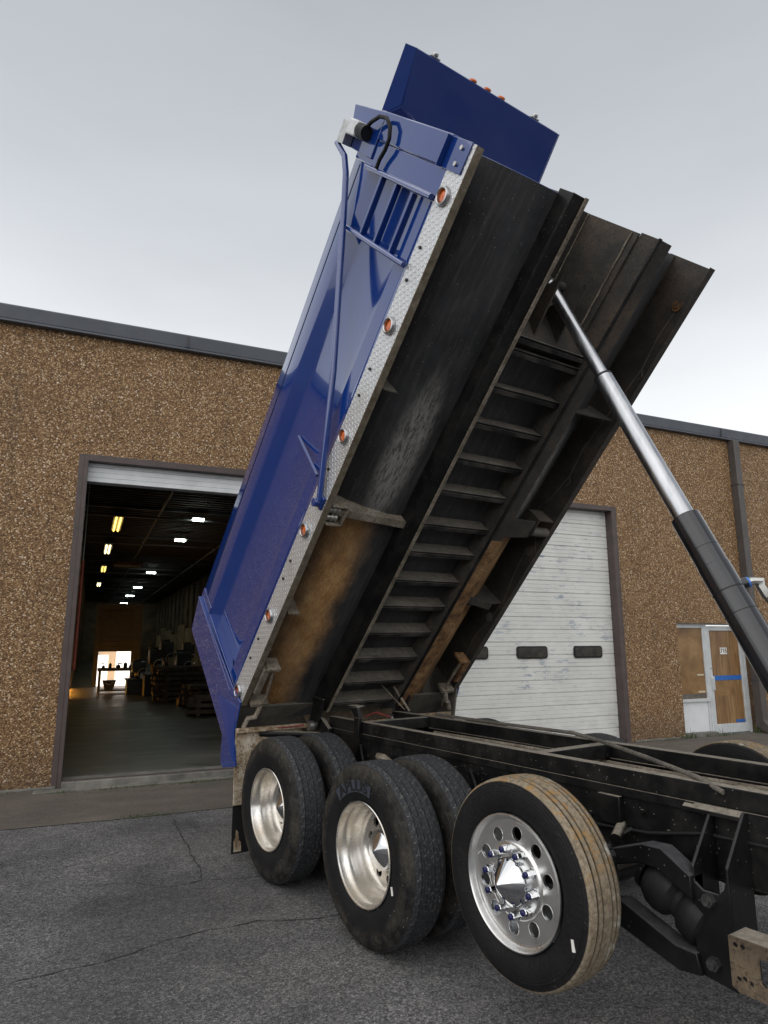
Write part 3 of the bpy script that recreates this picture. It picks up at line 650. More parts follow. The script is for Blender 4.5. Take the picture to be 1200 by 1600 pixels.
obj('panel_slot', Bm().box(0.55, 0.66, 19.285, 19.295, 0.92, 0.955).box(1.16, 1.32, 19.285, 19.295, 0.92, 0.965), 'machine_dark', pt, FP)

obj('added_glow_strip', Bm().box(-0.549, -0.53, 13.6, 18.2, 0.085, 0.21), 'added_warm_glow', bld, FAC)  # added emitter, hidden behind the left jamb, throws an orange glow on the floor
# ceiling lights
def strip_light(s, d, z, mt, label):
    F = FAC @ Matrix.Translation((s, d, z)); t_ = thing('strip_light', label, 'ceiling light', F, 'yellow fluorescent strips inside the doorway')
    obj('lamp_housing', Bm().box(s-0.13, s+0.13, d-1.3, d+1.3, z+0.05, z+0.11), 'white_alu', t_, FAC)
    for q in (-0.06, 0.06): obj('lamp_tube', Bm().cyl((s+q, d-1.22, z+0.03), (s+q, d+1.22, z+0.03), 0.02, seg=8), mt, t_, FAC)
    obj('hanger', Bm().box(s-0.006, s+0.006, d-1, d-0.988, z+0.11, IH-0.02).box(s-0.006, s+0.006, d+0.988, d+1, z+0.11, IH-0.02), 'joist', t_, FAC)
for s, d, mt, lb in ((0.54, 11.24, 'lamp_yellow', 'yellow fluorescent strip light nearest the open garage doorway'), (0.43, 17.2, 'lamp_pale', 'pale fluorescent strip light, second in the left ceiling row'),
                     (0.44, 24.8, 'lamp_yellow', 'yellow fluorescent strip light, third in the left ceiling row'), (0.36, 34.4, 'lamp_pale', 'pale fluorescent strip light, farthest in the left ceiling row')):
    strip_light(s, d, 5.15, mt, lb)
names6 = ['nearest', 'second', 'third', 'fourth', 'fifth', 'farthest']
for k, (s, d) in enumerate(((2.63, 9.54), (2.65, 13.8), (2.68, 25.8), (2.69, 36.0), (2.69, 44.7), (2.75, 55.0))):
    z = 5.2; F = FAC @ Matrix.Translation((s, d, z))
    t_ = thing('high_bay_light', f'white high bay lamp in the right ceiling row, {names6[k]} from the doorway', 'ceiling light', F, 'white high bay lamps inside the doorway')
    sc3 = 1+0.03*d
    obj('lamp_housing', Bm().box(s-0.17*sc3/1.3, s+0.17*sc3/1.3, d-0.13, d+0.13, z+0.02, z+0.10), 'white_alu', t_, FAC)
    obj('lamp_lens', Bm().box(s-0.15*sc3/1.3, s+0.15*sc3/1.3, d-0.11, d+0.11, z-0.03, z+0.018), 'lamp_led', t_, FAC)
    obj('hanger', Bm().box(s-0.006, s+0.006, d-0.006, d+0.006, z+0.10, IH-0.02), 'joist', t_, FAC)
hv = thing('unit_heater', 'brown ceiling heater panel between the two lamp rows', 'heater', FAC @ Matrix.Translation((1.3, 21, 4.9)))
obj('heater_body', Bm().box(0.75, 1.95, 20.5, 21.5, 5.0, 5.12), 'timber_dark', hv, FAC, 0.01)
obj('heater_grille', Bm().box(0.8, 1.9, 20.6, 21.4, 4.98, 4.995), 'rusty_plate', hv, FAC)
# door pull chain and red pipe
rp = thing('red_pipe', 'red upright pipe hanging on a thin cord by the left door jamb', 'pipe', FAC @ Matrix.Translation((-0.165, 2.0, 1.36)))
obj('pipe', Bm().cyl((-0.168, 2.0, 1.36), (-0.163, 2.0, 3.07), 0.022, seg=12), 'red_pipe', rp, FAC)
obj('cord', Bm().tube([(-0.163, 2.0, 3.07), (-0.16, 2.0, 3.7), (-0.164, 2.0, 4.4), (-0.164, 2.0, 5.45)], 0.006, 6), 'white_alu', rp, FAC)
# work table
wt = thing('work_table', 'long dark steel work table with tools on it before the daylight', 'table', FAC @ Matrix.Translation((0.95, 15.2, 0.08)))
obj('table_top', Bm().box(0.38, 1.55, 14.9, 15.9, 0.82, 0.90), 'machine_dark', wt, FAC)
for q in ((0.42, 14.95), (1.45, 14.95), (0.42, 15.8), (1.45, 15.8)): obj('leg', Bm().box(q[0], q[0]+0.07, q[1], q[1]+0.07, 0.08, 0.82), 'machine_dark', wt, FAC)
obj('lower_shelf', Bm().box(0.49, 1.45, 15.0, 15.8, 0.16, 0.20), 'machine_dark', wt, FAC)
for i, (a, h_, w_) in enumerate(((0.5, 0.08, 0.1), (0.72, 0.15, 0.09), (0.95, 0.10, 0.14), (1.18, 0.17, 0.12), (1.36, 0.09, 0.1))):
    tb = obj('tool_box', Bm().box(a, a+w_, 15.1+0.1*(i % 3), 15.25+0.1*(i % 3), 0.902, 0.902+h_).box(a+w_*0.3, a+w_*0.7, 15.15+0.1*(i % 3), 15.2+0.1*(i % 3), 0.902+h_, 0.93+h_), 'machine_dark', None, FAC, 0.006)
    tag(tb, ['small flat box at the left end of the work table', 'taller dark tin second along the work table', 'wide low dark box mid way along the work table', 'tallest dark case on the work table', 'small dark box at the right end of the work table'][i], 'tool box')
bn = thing('parts_bin', 'dark parts bin on the shelf under the work table', 'bin', FAC @ Matrix.Translation((0.75, 15.3, 0.2)))
obj('bin_body', Bm().prism([(0.55, 0.5), (0.98, 0.5), (0.9, 0.22), (0.63, 0.22)], 15.05, 15.6, lambda p, q, t: (p, t, q)), 'machine_dark', bn, FAC)
obj('bin_handle', Bm().tube([(0.62, 15.0, 0.45), (0.76, 14.97, 0.38), (0.9, 15.0, 0.45)], 0.012, 8), 'zinc', bn, FAC)
# machines
def machine(s, d, ht, wd, body, label, kind):
    F = FAC @ Matrix.Translation((s, d, 0.08)); t_ = thing('shop_machine', label, 'machine', F, 'dark machines along the right of the shop floor')
    obj('machine_base', Bm().box(s-wd/2, s+wd/2, d-0.4, d+0.4, 0.08, 0.08+ht*0.45).box(s-wd/2-0.05, s+wd/2+0.05, d-0.45, d+0.45, 0.08+ht*0.45, 0.11+ht*0.45), body, t_, FAC, 0.02)
    obj('column', Bm().cyl((s, d+0.15, 0.11+ht*0.45), (s, d+0.15, 0.05+ht*0.98), 0.09), 'machine_dark', t_, FAC)
    obj('machine_head', Bm().box(s-wd*0.3, s+wd*0.3, d-0.35, d+0.3, ht*0.74, 0.08+ht).cyl((s, d-0.2, ht*0.74), (s, d-0.2, ht*0.6), 0.05), body, t_, FAC, 0.03)
    obj('hand_wheel', Bm().tube([(s+0.28*math.cos(a)*0.6+wd*0.2, d-0.42, ht*0.72+0.17*math.sin(a)) for a in [k*2*PI/14 for k in range(15)]], 0.014, 6), 'zinc', t_, FAC)
    obj('belt_guard', Bm().cyl((s-0.05, d+0.05, ht*1.0+0.08), (s-0.05, d+0.05, ht*1.0+0.16), 0.16), 'machine_dark', t_, FAC)
machine(1.62, 14.6, 1.05, 0.7, 'machine_blue', 'low blue grey machine beside the work table end', 0)
machine(2.05, 13.8, 1.45, 0.6, 'machine_dark', 'tall dark machine right of the daylight gap', 1)
machine(2.55, 15.2, 1.7, 0.7, 'machine_dark', 'tallest dark machine at the back of the machine row', 2)
machine(3.0, 14.2, 1.35, 0.8, 'machine_blue', 'blue grey machine standing behind the stacked timber', 3)
machine(3.45, 16.5, 1.6, 0.7, 'machine_dark', 'dark machine at the right end of the machine row', 4)
# timber stacks
def stack(s, d, wx, ln, nlay, label, rot):
    F = FAC @ Matrix.Translation((s, d, 0.08)) @ Matrix.Rotation(rot, 4, 'Z'); t_ = thing('timber_stack', label, 'timber stack', F, 'timber stacks on the shop floor')
    z = 0.0
    for k in range(nlay):
        gg = Bm(); nb = 5
        for j in range(nb):
            o_ = random.uniform(-0.12, 0.12); y = -wx/2+wx*j/nb
            gg.box(-ln/2+o_, ln/2+o_, y, y+wx/nb*0.88, z+0.05, z+0.14)
        for q in (-0.35, 0.35): gg.box(ln*q-0.05, ln*q+0.05, -wx/2, wx/2, z, z+0.049)
        obj('timber_layer', gg, 'timber_dark', t_, F); z += 0.142
stack(2.75, 11.3, 0.9, 1.7, 7, 'tall stack of dark beams in front of the machines', 0.05)
stack(3.25, 9.3, 0.9, 1.5, 4, 'low stack of dark beams close behind the truck tailgate', 0.12)
stack(3.0, 7.2, 0.8, 1.3, 3, 'lowest untidy stack of beams nearest the doorway', -0.15)
rl = tag(obj('steel_roll', Bm().cyl((2.35, 9.6, 0.19), (3.0, 9.8, 0.19), 0.11), 'machine_dark', None, FAC), 'dark pipe lying on the floor before the tall timber stack', 'pipe')
# weeds at the wall foot
g = Bm()
def tuft(s, d, n, h_):
    for k in range(n):
        a = random.uniform(0, 2*PI); r = random.uniform(0, 0.10); p = Vector((s+r*math.cos(a)*1.6, d+r*math.sin(a)*0.5, 0.0)); hh = h_*random.uniform(0.4, 1.1)
        ln = Vector((random.uniform(-0.6, 0.6), random.uniform(-0.6, 0.3), 1)).normalized(); sd_ = Vector((math.cos(a*3), math.sin(a*3), 0))*0.004
        g.f([g.v(p-sd_), g.v(p+sd_), g.v(p+ln*hh*0.6+sd_*0.7), g.v(p+ln*hh*0.6-sd_*0.7)]); 
        q = p+ln*hh*0.6; e = q+(ln+Vector((random.uniform(-0.4, 0.4), random.uniform(-0.5, 0.1), -0.25))).normalized()*hh*0.4
        g.f([g.v(q-sd_*0.7), g.v(q+sd_*0.7), g.v(e)])
for k in range(16): tuft(random.uniform(10.2, 12.9), random.uniform(-0.1, -0.03), 14, random.choice((0.06, 0.1, 0.2)))
for k in range(18): tuft(random.uniform(-0.25, 2.2), -0.32+random.uniform(-0.04, 0.02), 22, random.uniform(0.02, 0.06))
for k in range(10): tuft(random.uniform(-1.6, 0.0), -0.09, 10, random.uniform(0.02, 0.05))
for k in range(9): tuft(random.uniform(0.55, 0.95), -1.85+random.uniform(-0.05, 0.05), 18, random.uniform(0.015, 0.035))
for k in range(8): tuft(random.uniform(9.1, 10.3), -0.09, 8, random.uniform(0.03, 0.07))
o = obj('weeds', g, 'grass', None, FAC, recalc=False); o['kind'] = 'stuff'
g = Bm()
for k in range(420):
    s = random.choice((random.uniform(9.1, 13), random.uniform(-1.5, 2.5))); d = -0.04-abs(random.gauss(0, 0.10)); r = random.uniform(0.004, 0.014)
    g.ico((s, d if s > 5 else d-0.28*(s > LD0), r*0.5), r, 1, (1, 1, 0.6))
o = obj('loose_grit', g, 'dirt', None, FAC); o['kind'] = 'stuff'

# ================================================================== the dump truck
TRK = Matrix.Translation((XC, 3.6, 0))
truck = thing('dump_truck', 'blue dump truck with its body raised, seen from behind the cab, polished wheels', 'dump truck', TRK)
def P(name, g, mat, frame=WORLD, bevel=0.0, parent=None, **k): return obj(name, g, mat, parent or truck, frame, bevel, **k)
B = lambda x, u, w_: (x, -u, w_)
to_u = lambda x, w_, t: (x, -t, w_)          # profile (x,w) swept along u
to_x = lambda u, w_, t: (t, -u, w_)          # profile (u,w) swept along x
LEN = 4.56
# --- side walls
for sgn in (-1, 1):
    prof = [(-1.20, 0.20), (-1.195, 0.26), (-1.165, 0.34), (-1.135, 0.44), (-1.12, 0.58), (-1.115, 1.06), (-1.125, 1.10), (-1.198, 1.19), (-1.203, 1.21), (-1.203, 1.48), (-1.195, 1.495), (-1.09, 1.495), (-1.09, 0.46), (-1.165, 0.43), (-1.192, 0.40), (-1.191, 0.20)]
    if sgn > 0: prof = [(-1.203, 0.44), (-1.203, 1.48), (-1.195, 1.495), (-1.09, 1.495), (-1.09, 0.46)]
    P('side_wall', Bm().prism([(x*-sgn if sgn > 0 else x, w_) for x, w_ in prof], -0.044, LEN-0.30, to_u), 'blue', BODY)
    # rear corner post
    q = sorted((sgn*1.204, sgn*1.095))
    cp_ = P('corner_post', Bm().ubox(q[0], q[1], -0.08, -0.045, 0.20 if sgn < 0 else 0.75, 1.20), 'blue', BODY, 0.006)
    q = sorted((sgn*1.135, sgn*1.1145))
    if sgn < 0: P('post_weld', Bm().tube([B(-1.121, 0.10+0.004*(k % 2), 1.08-k*0.012) for k in range(48)]+[B(-1.126, 0.13, 0.50), B(-1.14, 0.19, 0.42), B(-1.17, 0.27, 0.33)], 0.0045, 6), 'blue', BODY, parent=cp_)
    q = sorted((sgn*1.207, sgn*1.05))
    P('rail_end', Bm().ubox(q[0], q[1], -0.08, 0.03, 1.19, 1.50), 'blue', BODY, 0.008)
    # front post, with a folded joint
    q = sorted((sgn*1.212, sgn*1.08)); q2 = sorted((sgn*1.222, sgn*1.08))
    wb = 0.20 if sgn < 0 else 0.46
    P('front_post', Bm().ubox(q[0], q[1], 4.22, 4.39, wb, 1.48).ubox(q2[0], q2[1], 4.391, 4.575, wb+0.07, 1.30), 'blue', BODY, 0.008)
# welds / seam along the top rail
P('rail_seam', Bm().ubox(-1.2055, -1.2, 0.03, 4.2, 1.375, 1.381), 'plain_black', BODY)
# tarp housing plate in front, top
P('tarp_housing', Bm().prism([(4.26, 1.20), (4.57, 1.20), (4.555, 1.76), (4.27, 1.63)], -1.225, -1.205, to_x).ubox(-1.205, -1.06, 4.28, 4.55, 1.49, 1.62), 'blue', BODY, 0.005)
P('tarp_housing_flange', Bm().ubox(-1.20, -0.9, 4.53, 4.56, 1.28, 1.55), 'blue', BODY, 0.004)
# front bulkhead and cab shield
P('front_wall', Bm().prism([(-1.08, 0.37), (-0.94, 0.21), (-0.73, 0.10), (-0.5, 0.06), (-0.385, 0.06), (-0.385, 0.65), (0.385, 0.65), (0.385, 0.06), (0.5, 0.06), (0.73, 0.10), (0.94, 0.21), (1.08, 0.37), (1.08, 2.0), (-1.08, 2.0)], 4.49, 4.545, to_u), 'blue', BODY, 0.006)
shv = [(-0.80, 5.10), (0.82, 5.10), (0.86, 4.55), (-0.50, 4.55), (-0.52, 4.63), (-0.755, 4.71)]
sh = P('cab_shield', Bm().prism(shv, 1.965, 1.985, lambda x, u_, t: (x, -u_, t)), 'blue', BODY, 0.004)
def shside(q):
    P('shield_side', Bm().hexa(q), 'blue', BODY, parent=sh)
shside([B(-0.80, 5.10, 1.966), B(-0.755, 4.71, 1.966), B(-0.765, 4.71, 1.966), B(-0.81, 5.10, 1.966), B(-0.862, 5.10, 2.04), B(-0.862, 4.58, 2.04), B(-0.872, 4.58, 2.04), B(-0.872, 5.10, 2.04)])
shside([B(-0.755, 4.71, 1.966), B(-0.50, 4.62, 1.966), B(-0.50, 4.60, 1.966), B(-0.76, 4.69, 1.966), B(-0.862, 4.58, 2.04), B(-0.56, 4.55, 2.04), B(-0.56, 4.54, 2.04), B(-0.862, 4.57, 2.04)])
shside([B(0.82, 5.10, 1.966), B(0.86, 4.56, 1.966), B(0.87, 4.56, 1.966), B(0.83, 5.10, 1.966), B(0.862, 5.10, 2.04), B(0.90, 4.56, 2.04), B(0.91, 4.56, 2.04), B(0.872, 5.10, 2.04)])
P('shield_lip', Bm().ubox(-0.80, 0.82, 5.085, 5.105, 1.985, 2.05), 'blue', BODY, 0.004, parent=sh)
for x, mt in ((-0.206, 'amber_lens'), (-0.045, 'amber_lens'), (0.117, 'amber_lens')):
    c = P('clearance_light', Bm().tube([B(x, 5.106, 2.0), B(x, 5.118, 2.0), B(x, 5.126, 2.0)], 0.034, 16, True, [0.034, 0.034, 0.022]), mt, BODY, parent=sh)
for x in (-0.614, 0.518):
    P('work_light', Bm().ubox(x-0.05, x+0.05, 5.105, 5.12, 1.98, 2.02).tube([B(x, 5.12, 2.0), B(x, 5.145, 2.0)], 0.026, 14), 'zinc', BODY, 0.006, parent=sh)
# --- tub and floor
def tubline(sg):
    L = [(-1.15, 0.42), (-1.10, 0.335), (-1.03, 0.25), (-0.94, 0.17), (-0.84, 0.11), (-0.73, 0.065), (-0.62, 0.038), (-0.50, 0.025), (-0.381, 0.025), (-0.3795, 0.11)]
    return [(x*-sg if sg > 0 else x, w_) for x, w_ in L]
for sg in (-1, 1):
    g = Bm(); L = tubline(sg); n = 24
    for j in range(n):
        g.strip(L, -0.26+(LEN+0.24)*j/n, -0.26+(LEN+0.24)*(j+1)/n, to_u)
    g.strip([(x, w_+0.012) for x, w_ in L], -0.26, LEN-0.02, to_u)
    bmesh.ops.remove_doubles(g.b, verts=g.b.verts, dist=1e-4)
    P('tub_floor', g, 'undercoat', BODY, recalc=False)
P('centre_floor', Bm().ubox(-0.3775, 0.3775, -0.02, 3.66, 0.075, 0.095), 'undercoat', BODY)
# doghouse recess for the hoist head
g = Bm()
g.hexa([B(-0.38, 3.66, 0.0), B(0.38, 3.66, 0.0), B(0.38, 3.64, 0.0), B(-0.38, 3.64, 0.0), B(-0.38, 4.0, 0.62), B(0.38, 4.0, 0.62), B(0.38, 3.98, 0.64), B(-0.38, 3.98, 0.64)])
g.hexa([B(-0.38, 4.56, 0.62), B(0.38, 4.56, 0.62), B(0.38, 4.0, 0.62), B(-0.38, 4.0, 0.62), B(-0.38, 4.56, 0.64), B(0.38, 4.56, 0.64), B(0.38, 3.98, 0.64), B(-0.38, 3.98, 0.64)])
dh = P('hoist_recess', g, 'brown_grime', BODY)
P('recess_wall', Bm().prism([(3.66, 0.06), (4.56, 0.06), (4.56, 0.62), (4.0, 0.62)], 0.36, 0.378, to_x), 'brown_grime', BODY, parent=dh)
P('recess_wall', Bm().prism([(3.66, 0.06), (4.56, 0.06), (4.56, 0.62), (4.0, 0.62)], -0.378, -0.36, to_x), 'brown_grime', BODY, parent=dh)
P('weld_bead', Bm().tube([B(0.352, 3.75+k*0.08, 0.118+0.006*(k % 2)) for k in range(11)], 0.007, 6).tube([B(0.352, 4.02+k*0.054, 0.612) for k in range(11)], 0.006, 6), 'dusty_steel', BODY, parent=dh)
for q in (-0.12, 0.12): P('recess_gusset', Bm().prism([(3.66, 0.03), (4.12, 0.05), (3.80, 0.34)], q, q+0.015, to_x), 'brown_grime', BODY, parent=dh)
P('hoist_pin', Bm().tube([B(-0.2, 4.02, 0.33), B(0.2, 4.02, 0.33)], 0.04, 16), 'dark_recess', BODY, parent=dh)
# sills
for sg in (-1, 1):
    q = lambda a, b: sorted((sg*a, sg*b))
    a, b = q(0.378, 0.395); c, d = q(0.378, 0.50 if sg < 0 else 0.53); e, f = q(0.48, 0.50) if sg < 0 else q(0.51, 0.53)
    s_ = P('body_sill', Bm().ubox(a, b, -0.05, LEN+0.012, -0.098, 0.06).ubox(e, f, -0.05, LEN+0.012, -0.098, 0.03).ubox(a if sg > 0 else c, b if sg < 0 else d, -0.05, LEN+0.014, -0.112, -0.0985), 'brown_grime' if sg > 0 else 'chassis', BODY, 0.003)
    ee = sorted((sg*0.372, sg*0.402))
    P('sill_edge', Bm().ubox(ee[0], ee[1], -0.06, LEN+0.02, -0.125, -0.1125), 'dusty_steel' if sg < 0 else 'chassis', BODY, 0.003, parent=s_)
    if sg > 0: P('rust_flange', Bm().ubox(0.403, 0.535, -0.055, 1.98, -0.121, -0.1125), 'sill_rust', BODY, parent=s_)
# crossmembers
for k, u_ in enumerate((3.655, 3.56, 3.267, 2.975, 2.66, 2.372, 2.045, 1.77, 1.467, 1.18, 0.866, 0.555, 0.246, -0.02)):
    cm = P('crossmember', Bm().ubox(-0.377, 0.377, u_-0.012, u_+0.0, -0.055, 0.074), 'chassis', BODY, 0.002)
    P('lower_flange', Bm().ubox(-0.376, 0.376, u_-0.046, u_-0.0125, -0.064, -0.056).ubox(-0.376, 0.376, u_+0.0005, u_+0.006, -0.064, -0.02), 'rung_dirt', BODY, 0.002, parent=cm)
# skirts
sk = P('tread_plate_skirt', Bm().ubox(-1.212, -1.2045, -0.03, LEN, 0.0, 0.205), 'tread_plate', BODY, 0.002)
P('skirt_lip', Bm().ubox(-1.2115, -1.158, -0.028, LEN-0.002, -0.006, 0.0), 'tread_plate_edge', BODY, parent=sk)
P('skirt_inner', Bm().ubox(-1.2, -1.192, -0.02, LEN-0.02, 0.003, 0.199), 'brown_grime', BODY, parent=sk)
skr = P('skirt', Bm().ubox(1.184, 1.2045, -0.03, LEN+0.01, 0.0, 0.43).ubox(1.09, 1.19, -0.02, LEN, 0.36, 0.372), 'brown_grime', BODY, 0.002)
P('skirt_lip', Bm().ubox(1.16, 1.225, -0.03, LEN+0.02, -0.008, -0.001), 'brown_grime', BODY, parent=skr)
for u_ in (4.45, 3.93, 3.72, 3.1, 2.9, 2.3, 2.08, 1.45, 1.27, 0.62, 0.4):
    bl = Bm(); 
    for ww in (0.14, ): bl.tube([B(-1.2121, u_, ww), B(-1.222, u_, ww)], 0.011, 10)
    P('bolt', bl, 'plain_black', BODY, parent=sk)
# marker lights
for u_, mt in ((4.246, 'amber_lens'), (3.42, 'amber_lens'), (2.591, 'amber_lens'), (1.767, 'amber_lens'), (0.903, 'amber_lens'), (0.028, 'red_lens')):
    bz = Bm(); N = 28
    Rr = [(0.060, 0.0005), (0.061, 0.010), (0.054, 0.024), (0.046, 0.027), (0.041, 0.022), (0.040, 0.004)]
    rings = [[bz.v(B(-1.2125-h_, u_+r*math.cos(k*2*PI/N), 0.113+r*1.05*math.sin(k*2*PI/N))) for k in range(N)] for r, h_ in Rr]
    for A_, B_ in zip(rings, rings[1:]):
        for k in range(N): bz.f([A_[k], A_[(k+1) % N], B_[(k+1) % N], B_[k]])
    ml = P('marker_light', bz, 'bezel', BODY)
    ln = Bm(); prev = None; rr = [(0.0405, 0.003), (0.036, 0.008), (0.022, 0.0115), (0.0, 0.012)]
    rings = [[ln.v(B(-1.2125-h_, u_+r*math.cos(k*2*PI/N), 0.113+r*1.05*math.sin(k*2*PI/N))) for k in range(N)] if r > 0 else None for r, h_ in rr]
    tip = ln.v(B(-1.2125-0.012, u_, 0.113))
    for A_, B_ in zip(rings, rings[1:]):
        for k in range(N):
            if B_ is None: ln.f([A_[k], A_[(k+1) % N], tip])
            else: ln.f([A_[k], A_[(k+1) % N], B_[(k+1) % N], B_[k]])
    P('lens', ln, mt, BODY, parent=ml)
# front bracket on the skirt
fb = P('skirt_bracket', Bm().ubox(-1.222, -1.2125, 4.385, 4.565, 0.035, 0.275).ubox(-1.26, -1.2222, 4.385, 4.565, 0.262, 0.275), 'blue', BODY, 0.003)
for u_ in (4.43, 4.52): P('bolt', Bm().tube([B(-1.222, u_, 0.115), B(-1.234, u_, 0.115)], 0.014, 8), 'zinc', BODY, parent=fb)
# ladder
lad = P('ladder', Bm().tube([B(-1.225, 4.205, 1.215), B(-1.232, 4.215, 0.215)], 0.020, 12).tube([B(-1.225, 3.775, 1.205), B(-1.232, 3.79, 0.215)], 0.020, 12), 'blue', BODY)
for w_ in (0.925, 0.69, 0.448): P('rung', Bm().ubox(-1.24, -1.195, 3.80, 4.19, w_-0.016, w_+0.016), 'blue', BODY, 0.006, parent=lad)
# tarp arm, brace and motor
ta = P('tarp_arm', Bm().tube([B(-1.27, 4.26, 1.74), B(-1.275, 4.20, 1.52), B(-1.275, 4.10, 1.40), B(-1.27, 3.88, 1.235), B(-1.255, 2.9, 0.53), B(-1.245, 2.08, 0.04)], 0.024, 14), 'blue', BODY)
P('arm_brace', Bm().tube([B(-1.13, 2.16, 0.90), B(-1.235, 2.19, 0.22)], 0.013, 10), 'blue', BODY, parent=ta)
P('arm_pivot', Bm().tube([B(-1.213, 2.06, 0.05), B(-1.285, 2.06, 0.05)], 0.033, 14).ubox(-1.236, -1.213, 2.02, 2.12, 0.01, 0.11), 'blue', BODY, 0.003, parent=ta)
mo = P('tarp_motor', Bm().ubox(-1.31, -1.227, 4.345, 4.455, 1.42, 1.58), 'motor_white', BODY, 0.012)
P('motor_plate', Bm().ubox(-1.30, -1.228, 4.27, 4.43, 1.585, 1.70), 'zinc', BODY, 0.003, parent=mo)
P('gearbox', Bm().tube([B(-1.27, 4.40, 1.42), B(-1.265, 4.40, 1.31)], 0.05, 16), 'hose_rubber', BODY, parent=mo)
P('cable', Bm().tube([B(-1.27, 4.41, 1.36), B(-1.275, 4.475, 1.28), B(-1.275, 4.525, 1.18), B(-1.27, 4.53, 1.08), B(-1.265, 4.49, 1.0), B(-1.26, 4.42, 0.96), B(-1.255, 4.35, 0.97), B(-1.25, 4.28, 1.01), B(-1.245, 4.22, 1.02)], 0.014, 10), 'hose_rubber', BODY, parent=mo)
# bolsters and brackets across the tub
P('bolster', Bm().prism([(-1.12, 0.03), (-0.50, -0.06), (-0.44, -0.07), (-0.44, 0.02), (-0.62, 0.034), (-0.83, 0.10), (-1.02, 0.235), (-1.10, 0.33)], 2.03, 2.045, to_u).hexa(
    [B(-1.12, 2.045, 0.025), B(-0.46, 2.045, -0.07), B(-0.46, 1.985, -0.07), B(-1.12, 1.985, 0.025), B(-1.12, 2.045, 0.037), B(-0.46, 2.045, -0.058), B(-0.46, 1.985, -0.058), B(-1.12, 1.985, 0.037)]), 'dusty_steel', BODY)
P('bolster', Bm().prism([(1.12, 0.03), (0.54, -0.06), (0.52, -0.06), (0.52, 0.03), (0.62, 0.034), (0.83, 0.10), (1.02, 0.235), (1.10, 0.33)], 1.99, 2.005, to_u).hexa(
    [B(0.535, 2.20, -0.075), B(0.90, 2.17, -0.03), B(0.90, 2.0, -0.03), B(0.535, 2.0, -0.075), B(0.535, 2.20, -0.065), B(0.90, 2.17, -0.018), B(0.90, 2.0, -0.018), B(0.535, 2.0, -0.065)]), 'brown_grime', BODY)
bx = P('spring_box', Bm().ubox(-1.15, -1.02, 2.075, 2.085, -0.02, 0.14).ubox(-1.025, -1.015, 1.93, 2.075, -0.02, 0.14).ubox(-1.15, -1.02, 1.915, 1.925, -0.02, 0.05), 'dusty_steel', BODY)
for u_ in (1.96, 2.03): P('spring', Bm().tube([B(-1.16, u_, 0.03), B(-1.06, u_, 0.03)], 0.026, 12).tube([B(-1.12, u_, 0.03), B(-1.105, u_, 0.03)], 0.034, 12).tube([B(-1.085, u_, 0.03), B(-1.07, u_, 0.03)], 0.034, 12), 'zinc', BODY, parent=bx)
bx = P('spring_box', Bm().ubox(0.93, 1.10, 2.19, 2.20, -0.04, 0.14).ubox(0.92, 0.93, 2.03, 2.20, -0.04, 0.14), 'brown_grime', BODY)
P('spring', Bm().tube([B(0.96, 2.04, 0.02), B(1.16, 2.04, 0.02)], 0.045, 14), 'grey_dust', BODY, parent=bx)
P('stiffener', Bm().prism([(-1.13, 0.02), (-1.02, 0.02), (-1.0, 0.24), (-1.12, 0.34)], 3.02, 3.03, to_u), 'grey_dust', BODY)
P('stiffener', Bm().prism([(-1.13, 0.0), (-1.03, 0.0), (-1.02, 0.22), (-1.12, 0.34)], 1.02, 1.03, to_u), 'dusty_steel', BODY)
P('stiffener', Bm().prism([(1.14, 0.02), (0.95, 0.0), (0.62, -0.03), (0.62, 0.03), (0.83, 0.10), (1.02, 0.235), (1.10, 0.33)], 1.17, 1.18, to_u).hexa(
    [B(0.62, 1.30, -0.04), B(1.0, 1.18, 0.0), B(1.0, 1.10, 0.0), B(0.62, 1.22, -0.04), B(0.62, 1.30, -0.03), B(1.0, 1.18, 0.01), B(1.0, 1.10, 0.01), B(0.62, 1.22, -0.03)]), 'brown_grime', BODY)
P('stiffener', Bm().prism([(1.14, 0.02), (0.62, -0.03), (0.62, 0.03), (0.83, 0.10), (1.02, 0.235), (1.10, 0.33)], 3.22, 3.23, to_u), 'brown_grime', BODY)
# latch gear at the back, both sides
for sg in (-1, 1):
    q = lambda a, b: sorted((sg*a, sg*b)); a, b = q(1.09, 1.15); c, d = q(1.0, 1.12)
    lt = P('tailgate_latch', Bm().ubox(a, b, 0.13, 0.42, -0.03, 0.06).ubox(c, d, 0.41, 0.44, -0.04, 0.10), 'dusty_steel' if sg < 0 else 'sill_rust', BODY, 0.006)
    P('latch_rod', Bm().tube([B(sg*1.05, 0.42, 0.0), B(sg*1.02, 0.10, -0.02), B(sg*1.06, -0.10, -0.05), B(sg*1.12, -0.22, -0.02)], 0.014, 8), 'dusty_steel', BODY, parent=lt)
    P('latch_bracket', Bm().ubox(q(0.98, 1.14)[0], q(0.98, 1.14)[1], 0.0, 0.03, -0.05, 0.06), 'dusty_steel', BODY, parent=lt)
    P('latch_hook', Bm().tube([B(sg*1.04, 0.0, -0.03), B(sg*1.08, -0.10, -0.08), B(sg*1.13, -0.13, -0.06), B(sg*1.16, -0.20, -0.10)], 0.022, 8), 'dusty_steel', BODY, parent=lt)
